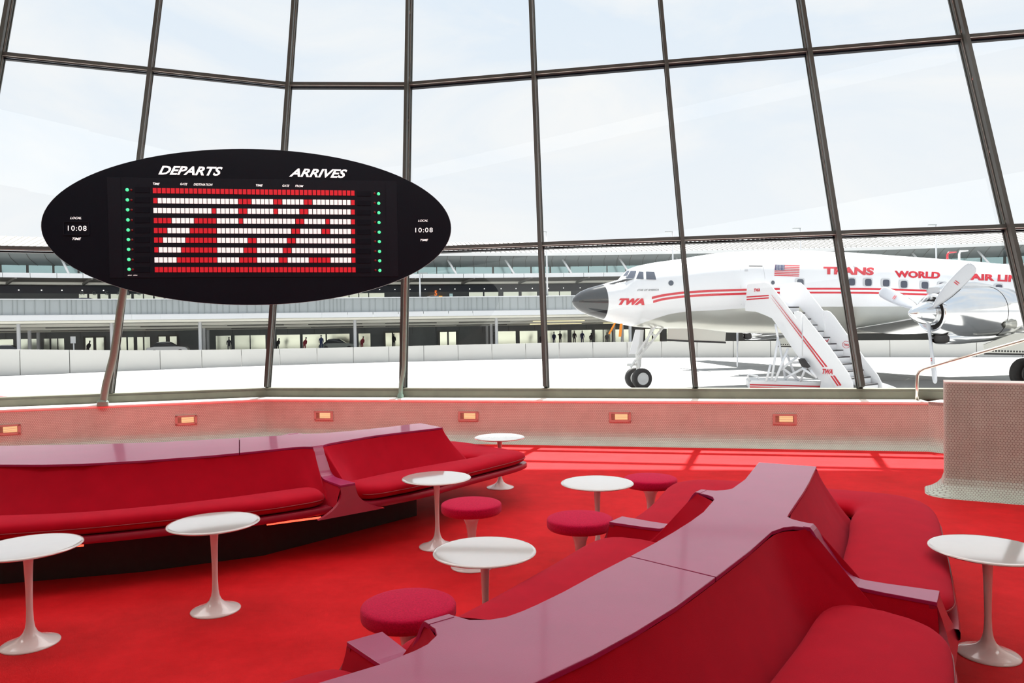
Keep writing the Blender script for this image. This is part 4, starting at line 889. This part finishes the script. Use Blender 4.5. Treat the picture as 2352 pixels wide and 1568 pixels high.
panel('side_panel', [(1791, 662), (1794, 655), (1800, 652.5), (1828, 648), (1838, 649), (1846, 656), (1890, 713), (1895, 760), (1842, 712), (1836, 704), (1792, 704)], SWD)
panel('side_panel', [(1879, 714), (1898, 713), (1906, 716), (1916, 727), (1944, 766), (1985, 822), (2016, 862), (2024, 878), (2030, 920), (1990, 920), (1940, 850), (1880, 775), (1838, 720)], SWD + .04)
for k in range(13):
    z = 2.22 - k * .232; l = .05 + k * .262; c = np.array([*(SA + SD * l + SS * SWD / 2), z])
    MB().box(c, (.27, SWD - .05, .04), (SD3, SS3, (0, 0, 1))).build('tread', M_tread, BS)
    MB().box(c + SD3 * .12 - np.array([0, 0, .125]), (.02, SWD - .05, .19), (SD3, SS3, (0, 0, 1))).build('riser', M_stair, BS)
MB().box(np.array([*(SA - SD * .55 + SS * SWD / 2), 2.2]), (1.15, SWD, .08), (SD3, SS3, (0, 0, 1))).build('platform', M_stair, BS)
for st in (0, 1):
    P = [spt(*p, -.02) - SS3 * .006 for p in ([(1771, 678), (1773.5, 681.5), (1899, 853), (1893.5, 851.5)] if st == 0 else [(1770.5, 684), (1771.5, 688), (1893, 858), (1887.5, 855)])]
    P = [spt(*p, -.06) - SS3 * .006 for p in ([(1770.5, 675.5), (1773.5, 678.5), (1901, 842), (1896.5, 842)] if st == 0 else [(1770, 682), (1773, 685.5), (1894, 843), (1890, 843)])]
    MB().prism(P, SS3 * .004).build('red_stripe', M_redp, BS)
    P = [spt(*p, -.06) - SS3 * .006 for p in ([(1913, 862), (1917.5, 862), (1933, 884), (1929, 886)] if st == 0 else [(1907, 862.5), (1911, 862.5), (1927, 886), (1923, 886)])]
    MB().prism(P, SS3 * .004).build('red_stripe', M_redp, BS)
    P = [spt(*p, -.02) - SS3 * .006 for p in ([(1715, 680.5), (1766, 677), (1766, 679.8), (1715, 683.5)] if st == 0 else [(1715, 686.2), (1766, 682.5), (1766, 685.3), (1715, 689.2)])]
    MB().prism(P, SS3 * .004).build('red_stripe', M_redp, BS)
decal_text('lettering', 'TWA', ((1731, 670.5), (1746, 669.5), (1746.5, 661.5), (1732, 662.5)), lambda x, y: spt(x, y, -.02) - SS3 * .008, M_redp, BS, bold=.05, shear=.1)
decal_text('lettering', 'TWA', ((1888, 858), (1912.5, 859.5), (1914, 847.5), (1889.5, 846.5)), lambda x, y: spt(x, y, -.06) - SS3 * .008, M_redp, BS, bold=.05, shear=.2)
decal_text('lettering', 'TWA', ((1937.5, 794), (1950, 795), (1950.5, 789), (1938, 788.5)), lambda x, y: spt(x, y, SWD + .04) - SS3 * .01, M_redp, BS, bold=.03, shear=.1)
mb = MB(); cc = spt(1944, 791, SWD + .04) - SS3 * .008
mb.add([cc + SD3 * (.16 * a) * math.cos(q) + np.array([0, 0, .13 * a * math.sin(q)]) for a in (1, .9) for q in np.linspace(0, 2 * math.pi, 25)[:-1]], [(i, (i + 1) % 24, 24 + (i + 1) % 24, 24 + i) for i in range(24)]); mb.build('emblem_ring', M_redp, BS)
rz = 2.22 - 5 * .232 - .125; rl = .05 + 5 * .262 + .132
def riser_pt(x, y, k=5):
    A = SA + SD * (.05 + k * .262 + .133); s, z = atplane(x, y, A, SS); return np.array([*(A + SS * s), z]) + SD3 * .004
decal_text('lettering', 'And', ((1884, 785), (1903, 785), (1904, 778), (1886, 778)), riser_pt, M_redp, BS, bold=.03, shear=.25)
# chassis
ch0, ch1 = aty(1720, 880, 27.4), aty(2060, 888, 26.2)
cd = ch1 - ch0; cd[2] = 0; cl = np.linalg.norm(cd); cd /= cl; cn = np.array([-cd[1], cd[0], 0])
def cp(s, n, z): q = ch0 + cd * s + cn * n; q[2] = z; return q
P = [cp(0, 0, -.78), cp(0, 0, -.52), cp(.1, 0, -.46), cp(cl - 1.0, 0, -.56), cp(cl - .3, 0, -.60), cp(cl, 0, -.72), cp(cl, 0, -.84)]
MB().prism(P, cn * 1.7).build('chassis', M_stair, BS, bevel=.03)
for k in range(2): MB().prism([cp(.03, -.01, -.60 - k * .09), cp(3.4, -.01, -.68 - k * .09), cp(3.4, -.01, -.73 - k * .09), cp(.03, -.01, -.65 - k * .09)], cn * .006).build('red_stripe', M_redp, BS)
for s_ in (.7, cl - .8):
    for n_ in (.2, 1.5):
        c = cp(s_, n_, GZ + .2); MB().lathe([(-.09, 0), (-.1, .14), (-.06, .2), (.06, .2), (.1, .14), (.09, 0)], c, cn, 24).build('wheel', M_tyre, BS, smooth=True, autos=40)
def T(px, py, Y): return aty(px, py, Y)
legs = [((1787, 775, 27.6), (1772, 874, 27.2)), ((1789, 783, 27.9), (1805, 876, 27.6)), ((1810, 800, 27.4), (1780, 875, 27.1)), ((1808, 815, 27.9), (1830, 872, 27.9)), ((1770, 836, 27.3), (1760, 875, 27.2)), ((1797, 845, 27.3), (1840, 876, 27.3)), ((1830, 820, 27.3), (1792, 850, 27.3)), ((1812, 833, 27.4), (1842, 832, 27.4)), ((1856, 832, 26.8), (1838, 876, 27.0)), ((1872, 865, 26.5), (1842, 845, 26.8)), ((1846, 845, 26.9), (1800, 870, 27.3)), ((1781, 745, 27.8), (1787, 778, 27.6)), ((1862, 850, 26.6), (1876, 868, 26.4))]
for a, b in legs: MB().tube([T(*a), T(*b)], .045, 8).build('truss_tube', M_stair, BS, smooth=True)
MB().tube([T(1723, 876, 27.4), T(1717, 862, 27.4), T(1721, 860, 27.4), T(1740, 863, 27.4), T(1744, 872, 27.4)], .03, 8).build('grab_handle', M_stair, BS, smooth=True)
MB().tube([T(1842, 724, 27.0), T(1840.5, 730, 26.9), T(1843, 760, 26.6), T(1843, 818, 26.4)], .02, 8).build('hydraulic_hose', M_wframe, BS, smooth=True)
MB().prism([T(*p) for p in ((1840, 826, 26.9), (1848, 823, 26.9), (1862, 842, 26.6), (1856, 845, 26.6), (1848, 842, 26.8))], (0, .3, 0)).build('winch_box', M_dark, BS)

# ================================================================ BARRIER
BP = [(-300, 45.5), (0, 46.6), (300, 51.0), (620, 56.0), (900, 58.5), (1240, 60.6), (1500, 59.5), (1740, 56.9), (2050, 54), (2352, 51.1), (2700, 48)]
BPL = np.array([aty(x, 780, Y)[:2] for x, Y in BP]); BZT = [.86, .76, .42, .27, .27, .33, .33, .28, .28, .27, .27]
Q = resample(np.c_[BPL, BZT], 400, 2); seg = np.r_[0, np.cumsum(np.linalg.norm(np.diff(Q[:, :2], axis=0), axis=1))]
def bpath(s): return np.array([np.interp(s, seg, Q[:, 0]), np.interp(s, seg, Q[:, 1])]), float(np.interp(s, seg, Q[:, 2]))
BA_ = thing('barrier_wall', 'long low white panelled barrier wall curving behind the apron', 'barrier', (0, 60, GZ))
s = 0.0; k = 0; PW = 2.72
mbk = MB()
while s < seg[-1] - PW:
    (a, za), (b, zb) = bpath(s + .02), bpath(s + PW - .02); t = (b - a) / np.linalg.norm(b - a); n_ = np.array([t[1], -t[0]]) * .1
    MB().add([(a[0], a[1], GZ), (b[0], b[1], GZ), (b[0], b[1], zb), (a[0], a[1], za), (a[0] - n_[0], a[1] - n_[1], GZ), (b[0] - n_[0], b[1] - n_[1], GZ), (b[0] - n_[0], b[1] - n_[1], zb), (a[0] - n_[0], a[1] - n_[1], za)],
             [(0, 1, 2, 3), (7, 6, 5, 4), (3, 2, 6, 7), (0, 3, 7, 4), (1, 5, 6, 2)]).build('barrier_panel', M_barrier, BA_)
    (a2, z2), (b2, z3) = bpath(s), bpath(s + PW)
    mbk.add([(a2[0] - n_[0], a2[1] - n_[1] , GZ), (b2[0] - n_[0], b2[1] - n_[1], GZ), (b2[0] - n_[0], b2[1] - n_[1], z3 - .03), (a2[0] - n_[0], a2[1] - n_[1], z2 - .03)], [(0, 1, 2, 3)])
    s += PW; k += 1
mbk.build('backing', M_joint, BA_)
# red painted corner mark
P = [atz(*p, -.922) for p in ((-60, 930), (0, 917), (20, 910.5), (-60, 905))]; MB().prism(P, (0, 0, .004)).build('apron_marking', M_redp); tag(bpy.data.objects['apron_marking'], 'red painted marking on the apron at the far left edge', 'road marking')

# ================================================================ TERMINAL
TP = [(-500, .128), (-200, .120), (0, .1142), (300, .1080), (620, .1035), (1000, .1000), (1240, .0978), (1480, .0976), (1960, .0980), (2300, .1018), (2600, .108), (2900, .115)]
TPL = np.array([aty(x, 700, 9.0 / e_)[:2] for x, e_ in TP]); TQ = resample(TPL, 300, 2); tseg = np.r_[0, np.cumsum(np.linalg.norm(np.diff(TQ, axis=0), axis=1))]; TL = tseg[-1]
def tp(s, off=0.0):
    """point of the terminal frontage at distance s, moved back (away) by off"""
    a = np.array([np.interp(s, tseg, TQ[:, i]) for i in (0, 1)]); b = np.array([np.interp(min(s + .5, TL), tseg, TQ[:, i]) for i in (0, 1)]); c = np.array([np.interp(max(s - .5, 0), tseg, TQ[:, i]) for i in (0, 1)])
    t = b - c; t /= np.linalg.norm(t); n_ = np.array([-t[1], t[0]]); return a + n_ * off, t, n_
def s_at(px, off=0.0):
    lo, hi = 0.0, TL
    r = ray(px, 740); k = r[0] / r[1]
    for _ in range(40):
        m_ = (lo + hi) / 2; p = tp(m_, off)[0]
        if p[0] / p[1] < k: lo = m_
        else: hi = m_
    return (lo + hi) / 2
TB_ = thing('airport_terminal', 'long curved airport terminal with ribbed roof, teal glazing and grey parapet, far behind', 'building', (0, 92, GZ))
SS_ = np.linspace(0, TL, 90)
def band(name, prof, m, parent=TB_, s0=0, s1=None):
    S_ = np.linspace(s0, TL if s1 is None else s1, 90 if s1 is None else max(3, int((s1 - s0) / 2)))
    rows = []
    for off, z in prof: rows.append([(*tp(s, off)[0], z) for s in S_])
    return MB().grid(rows).build(name, m, parent)
def tbox(mb, s, w, off, d, z0, z1, mi=0):
    p, t, n_ = tp(s, off + d / 2); mb.box((*p, (z0 + z1) / 2), (w, d, z1 - z0), ((*t, 0), (*n_, 0), (0, 0, 1)), mi)
band('roof', [(-.3, 10.35), (-.35, 10.75), (14, 13.6), (30, 14.0)], M_rib)
rb = MB()
for s in np.arange(0, TL, .62):
    a, _, _ = tp(s, -.33); b, _, _ = tp(s, 13.8); t = tp(s)[1]; rb.bar((*a, 10.80), (*b, 13.62), .12, .10, (*t, 0))
o = rb.build('roof_ribs', M_beam, TB_); o['kind'] = 'stuff'
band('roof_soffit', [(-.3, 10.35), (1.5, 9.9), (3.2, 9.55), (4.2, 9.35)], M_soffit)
mb = MB()
for s in np.arange(0, TL, 1.62):
    a, b, c = tp(s, -.28)[0], tp(s, 1.5)[0], tp(s + .35, 4.1)[0]; mb.tube([(*a, 10.33), (*b, 9.87), (*c, 9.34)], .03, 4)
o = mb.build('soffit_seams', M_beam, TB_); o['kind'] = 'stuff'
gl = band('glazing', [(4.2, 9.4), (4.2, 7.9)], M_beam)
GW = 2.36
k = 0
for s in np.arange(0, TL, GW):
    mbp = MB(); tbox(mbp, s + GW / 2, GW - .10, 4.1, .06, 7.95, 9.36); mbp.build('teal_pane', M_teal, TB_)
for s in np.arange(1.2, TL, GW * 3):
    a, b = tp(s, 1.2)[0], tp(s + .9, -.1)[0]; MB().tube([(*a, 10.0), (*b, 8.2)], .13, 8).build('roof_strut', M_fascia, TB_, smooth=True)
FW = 4.05
for s in np.arange(0, TL, 2.47):
    mbp = MB(); tbox(mbp, s + 1.23, 2.42, -.15, .12, 7.72, 8.22); mbp.build('fascia_panel', M_fascia, TB_)
band('upper_canopy', [(-.05, 8.18), (4.2, 8.2)], M_fascia)
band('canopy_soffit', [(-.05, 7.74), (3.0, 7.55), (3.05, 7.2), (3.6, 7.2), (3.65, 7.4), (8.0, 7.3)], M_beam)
band('canopy_beam', [(2.7, 7.42), (2.7, 7.16), (3.0, 7.12), (3.0, 7.42)], M_cream)
for s in np.arange(3, TL, GW * 3):
    a, b = tp(s, 2.8)[0], tp(s + 1.3, -.05)[0]; MB().bar((*a, 7.2), (*b, 7.7), .25, .2, (0, 0, 1)).build('canopy_rib', M_beam, TB_)
band('upper_wall', [(8.0, 7.5), (8.0, 6.45)], M_navywall); band('upper_backing', [(8.1, 6.5), (8.1, 3.6)], M_dkwall)
dl = MB()
for s in np.arange(0, TL, 1.95): tbox(dl, s, .12, 7.92, .05, 6.75, 6.85)
dl.build('downlights', M_lampw, TB_)['kind'] = 'stuff'
# upper shop windows by picture spans
def span(x0, x1, off): return s_at(x0, off), s_at(x1, off)
def win(name, x0, x1, off, z0, z1, m, n=1, gap=.12, parent=TB_):
    a, b = span(x0, x1, off); w = (b - a) / n
    for k in range(n): mbp = MB(); tbox(mbp, a + w * (k + .5), w - gap, off - .1, .08, z0, z1); mbp.build(name, m, parent)
for x0, x1, n in ((75, 172, 3), (182, 252, 3), (255, 405, 6), (848, 885, 1), (1077, 1150, 2), (1156, 1235, 2), (1256, 1316, 2), (2250, 2420, 4)): win('upper_window', x0, x1, 8.0, 4.3, 6.35 if x0 > 170 else 5.3, M_shop, n)
win('upper_window', 1032, 1042, 8.0, 4.5, 6.2, M_teal); win('upper_window', 405, 848, 8.0, 4.3, 6.35, M_shop, 18)
win('display', 986, 997, 7.8, 5.2, 5.9, M_amber); win('display', 1008, 1018, 7.8, 5.2, 5.9, M_amber)
def tpx(x, y, off):
    s = s_at(x, off); A = tp(s, off)[0]; r = ray(x, y); Y = A[1]; return r * (Y / r[1]) + CAM
decal_text('lettering', '5', ((998, 679), (1004, 679), (1004, 667), (998, 667)), lambda x, y: tpx(x, y, 7.6), mat('amber_digit', (1, .2, .03), .5, emit=(1, .2, .03), estr=.8), TB_, bold=.03)
for ch, x in zip('MOSAIC', (184, 212, 241, 268, 289, 314)): decal_text('lettering', ch, ((x, 677), (x + 7.5, 677), (x + 7.5, 669), (x, 669)), lambda x, y: tpx(x, y, 7.6), M_corr, TB_)
# parapet of the upper road
band('parapet', [(-2.05, 5.3), (-2.05, 3.7)], M_corr); band('parapet_cap', [(-2.2, 5.28), (-2.2, 5.38), (-1.8, 5.38)], M_fascia)
band('upper_road', [(-1.9, 4.1), (8.1, 4.1)], M_dkwall)
mb = MB(); s = 0; k = 0
while s < TL:
    tbox(mb, s, .05, -2.12, .1, 3.72, 5.28); s += (.42, .66, .95)[RNG.randint(3)]
mb.build('parapet_ribs', M_soffit, TB_)['kind'] = 'stuff'
for s in np.arange(.8, TL, 2.9): mbp = MB(); tbox(mbp, s + 1.45, 2.85, -2.45, .18, 3.08, 3.66); mbp.build('fascia_panel', M_fascia, TB_)
band('fascia_top', [(-2.5, 3.66), (-2.0, 3.72)], M_fascia)
band('lower_soffit', [(-2.3, 3.08), (-1.9, 3.02), (-1.85, 2.80), (2.0, 2.75), (2.05, 2.45), (5.5, 2.42), (5.6, 2.1), (9.5, 2.05), (9.6, 1.9), (12.5, 1.9)], M_cream)
tl = 0
for s in np.arange(2, TL, 9.2):
    for off, z in ((4.0, 2.36), (7.5, 2.02)):
        a, b = tp(s, off)[0], tp(s + 6.4, off)[0]; MB().bar((*a, z), (*b, z), .10, .12, (0, 0, 1)).build('strip_lamp', M_tube if (s > TL * .48) else M_beam, TB_)
band('lower_wall_upper', [(12.5, 2.0), (12.5, 1.0)], M_dkwall); band('lower_backing', [(12.65, 1.3), (12.65, GZ)], M_dkwall)
mb = MB()
for s in np.arange(0, TL, 3.2): tbox(mb, s, .05, 12.42, .1, 1.0, 2.0)
mb.build('cladding_joints', M_joint, TB_)['kind'] = 'stuff'
for x0, x1, n in ((-120, 90, 4), (95, 148, 3), (193, 218, 1), (222, 245, 1), (275, 345, 4), (494, 612, 3), (634, 806, 3), (822, 851, 1), (1142, 1235, 2), (1255, 1360, 2), (1364, 1405, 2), (1409, 1450, 2), (1530, 1580, 2), (2352, 2500, 3)):
    win('lower_window', x0, x1, 12.5, GZ, 1.12, M_shop, n)
for x0, x1 in ((190, 250), (358, 412), (880, 922), (1004, 1052), (1476, 1520)):
    a, b = span(x0, x1, 12.4); mbp = MB(); tbox(mbp, (a + b) / 2, b - a, 12.25, .1, GZ, 1.35); d_ = mbp.build('entrance_frame', M_beam, TB_)
    for k in range(2): mbp = MB(); tbox(mbp, a + (b - a) * (.29 + .42 * k), (b - a) * .34, 12.15, .06, GZ, 1.15); mbp.build('door_leaf', M_shop, d_)
cols = [(42, 0), (67, 6), (87, 11), (256, 0), (459, 0), (468, 6), (477, 11), (815, 0), (1140, 0), (1128, 6), (1118, 11), (1410, 10), (1429, 5), (1447, 0), (2330, 0)]
for x, off in cols:
    s = s_at(x, off); p = tp(s, off)[0]; h_ = (2.95, 2.5, 2.1)[0 if off < 3 else 1 if off < 8 else 2]
    MB().lathe([(GZ, .19), (h_ - .15, .19), (h_ - .12, .26), (h_, .26)], (*p, 0), (0, 0, 1), 16).build('canopy_column', M_fascia, TB_, smooth=True, autos=40)
# street lamps beyond
def lamp_post(x, off, ytop, ybase, head, lb):
    s = s_at(x, off); p = tp(s, off)[0]; zt = float((ray(x, ytop) * (p[1] / ray(x, ytop)[1]) + CAM)[2]); zb = 4.1 if off > -2.2 else GZ
    t = thing('lamp_post', lb, 'street lamp', (*p, zb), 'tall slim lamp posts along the terminal'); MB().tube([(*p, zb), (*p, (zb + zt) / 2), (*p, zt)], [.12, .10, .07], 10).build('post', M_fascia, t, smooth=True)
    MB().box((p[0] + head * .45, p[1], zt + .05), (.95, .3, .12)).build('lamp_head', M_corr, t, bevel=.03)
lamp_post(1258, -1.4, 533, 0, -1, 'tall slim grey lamp post left of the airliner nose')
lamp_post(1547, -1.4, 533, 0, -1, 'tall slim lamp post above the airliner cockpit'); lamp_post(1840, -1.4, 525, 0, -1, 'tall slim lamp post above the flag on the fuselage')
lamp_post(2151, -1.4, 517, 0, -1, 'tall slim lamp post above the propeller, furthest right'); lamp_post(966, -1.4, 628, 0, 1, 'short grey post on the upper road beside the board right edge')
# kerb signs
for x, y0, lb in ((168, 775, 'small white sign on a post by the terminal, left'), (1280, 755, None)):
    if lb:
        s = s_at(x, 0); p = tp(s, 0)[0]; t = thing('road_sign', lb, 'sign', (*p, GZ)); MB().tube([(*p, GZ), (*p, .9)], .07, 8).build('post', M_fascia, t)
        MB().box((p[0], p[1] - .1, 1.0), (.55, .05, .75)).build('sign_plate', M_fascia, t)
# cars
def car(loc, rz, m, lb):
    t = thing('car', lb, 'car', loc)
    prof = [(-2.2, .35), (-2.25, .6), (-2.1, .85), (-1.5, .93), (-1.35, .95), (1.2, .95), (2.0, .85), (2.2, .65), (2.2, .35)]
    R_ = Matrix.Translation(loc) @ Matrix.Rotation(rz, 4, 'Z')
    def W(x, y, z): return tuple(R_ @ Vector((x, y, z)))
    mb = MB(); rows = []
    for y, sc in ((-.86, .96), (-.9, 1), (.9, 1), (.86, .96)): rows.append([W(x * sc, y, z) for x, z in prof])
    mb.grid(rows, closed_u=True); mb.add(rows[0], [tuple(range(9))]); mb.add(rows[-1], [tuple(range(9))]); mb.build('body', m, t)
    cab = [(-1.7, .92), (-1.15, 1.40), (-.6, 1.46), (.3, 1.43), (1.1, .92)]
    mb = MB(); rows = [[W(x, y * (1 if z < 1 else .82), z) for x, z in cab] for y in (-.82, .82)]; mb.grid(rows); mb.add(rows[0], [tuple(range(5))]); mb.add(rows[1], [tuple(range(5))]); mb.build('cabin_glass', M_carglass, t)
    MB().prism([W(x, -.66, z + .01) for x, z in ((-1.12, 1.40), (-.6, 1.46), (.3, 1.43), (.26, 1.48), (-.6, 1.51), (-1.15, 1.44))], R_.to_3x3() @ Vector((0, 1.32, 0))).build('roof', m, t)
    for x in (-1.35, 1.4):
        for y in (-.85, .85): MB().lathe([(-.1, 0), (-.1, .26), (-.07, .31), (.07, .31), (.1, .26), (.1, 0)], W(x, y, .31), R_.to_3x3() @ Vector((0, 1, 0)), 20).build('wheel', M_tyre, t)
    return t
def cloc(x, off, z): s = s_at(x, off); p, t, n_ = tp(s, off); return (float(p[0]), float(p[1]), z), math.atan2(t[1], t[0])
for x, off, z, m, lb in ((206, 2.0, 4.12, M_carblue, 'dark blue car on the upper road, under the board left side'), (1003, 2.0, 4.12, M_carwhite, 'white car on the upper road right of the board'), (915, 3.5, 4.12, M_carwhite, 'white car on the upper road just under the board right side'),
                         (775, 4, GZ, M_cargreen, 'dark green car at the lower kerb behind the barrier'), (20, 1, GZ, M_carwhite, 'white car at the lower kerb at far left'), (385, 3, GZ, M_carwhite, 'pale car at the lower kerb left of the sofa gap')):
    l_, r_ = cloc(x, off, z); car(l_, r_, m, lb)
# people: one continuous body each
def person(loc, rz, cloth, lb, pose=0, h=1.74):
    V = [(0, 0, .95), (0, 0, 1.15), (0, 0.01, 1.38), (0, .01, 1.50), (0, -.01, 1.60), (0, -.02, 1.70), (.19, 0, 1.40), (.25, -.02, 1.14), (.24, -.14, .93), (-.19, 0, 1.40), (-.25, -.02, 1.14), (-.22, -.05, .90), (.10, 0, .88), (.11, -.01, .48), (.11, .0, .08), (.11, -.14, .04), (-.10, 0, .88), (-.11, -.03, .48), (-.11, .03, .08), (-.11, -.11, .04)]
    if pose == 1: V[7] = (.33, -.10, 1.28); V[8] = (.50, -.28, 1.36)
    if pose == 2: V = [(x, y - max(0, z - .9) * .45, z - max(0, z - .9) * .12) for x, y, z in V]
    Ed = [(0, 1), (1, 2), (2, 3), (3, 4), (4, 5), (2, 6), (6, 7), (7, 8), (2, 9), (9, 10), (10, 11), (0, 12), (12, 13), (13, 14), (14, 15), (0, 16), (16, 17), (17, 18), (18, 19)]
    Rr = [.15, .14, .15, .055, .085, .095, .065, .05, .04, .065, .05, .04, .09, .065, .05, .045, .09, .065, .05, .045]
    me = bpy.data.meshes.new('person'); me.from_pydata([(x, y, z * h / 1.78) for x, y, z in V], Ed, []); o = bpy.data.objects.new('person', me); COL.objects.link(o)
    o.modifiers.new('skin', 'SKIN'); sv = me.skin_vertices[0].data
    for k, r in enumerate(Rr): sv[k].radius = (r, r)
    sv[0].use_root = True
    md = o.modifiers.new('sub', 'SUBSURF'); md.levels = md.render_levels = 1; me.materials.append(cloth); o.location = loc; o.rotation_euler.z = rz; tag(o, lb, 'person', 'people waiting at the terminal kerb')
    hd_ = MB(); hz_ = 1.72 * h / 1.78; yy = -.02 if pose != 2 else -.02 - .36; zz_ = 0 if pose != 2 else -.1
    hd_.lathe([(hz_ - .01 + zz_, .0), (hz_ + zz_, .085), (hz_ + .06 + zz_, .10), (hz_ + .11 + zz_, .075), (hz_ + .135 + zz_, 0)], (0, yy + .015, 0), (0, 0, 1), 12); hr = hd_.build('hair', CLOTH[0], None, smooth=True)
    hr.parent = o
    return o
PP = [(525, 1.5, 0, 0, 'person standing in dark clothes with hand on hip before the pale window, left'), (698, 1.5, 2, 2, 'person in maroon leaning forward, left of the green car'), (737, 1, 1, 0, 'person in navy standing at the green car'),
      (636, 7, 0, 2, 'person in dark clothes bending, behind the second mullion'), (830, 2, 2, 2, 'person in red-brown clothes right of the green car'), (904, 8, 0, 0, 'person in dark clothes at the glass doors left of the third mullion'), (1135, 7, 3, 0, 'person in grey beside the white columns'),
      (1242, 6, 0, 2, 'person in dark clothes immediately left of the fourth mullion'), (1272, 6, 1, 0, 'person in navy immediately right of the fourth mullion'), (1286, 7, 0, 1, 'person with arm stretched out, right of the fourth mullion'), (1319, 7, 0, 0, 'person standing alone in dark clothes between two groups, left of the nose wheels'),
      (1337, 6, 1, 0, 'tallest person in navy, left of the orange ribbons'), (1357, 6, 0, 2, 'person leaning in dark clothes below the black nose'), (1393, 6, 3, 2, 'person in grey crouching by the orange ribbons'), (200, 6, 0, 2, 'person in dark clothes bending near the left entrance doors')]
for x, off, c, ps_, lb in PP:
    l_, r_ = cloc(x, off, GZ); person((l_[0], l_[1], GZ + (.15 if ps_ != 2 else -.0)), r_ + (0 if x % 2 else 2.6), CLOTH[c], lb, ps_, 1.70 + .1 * (x % 3) / 2)
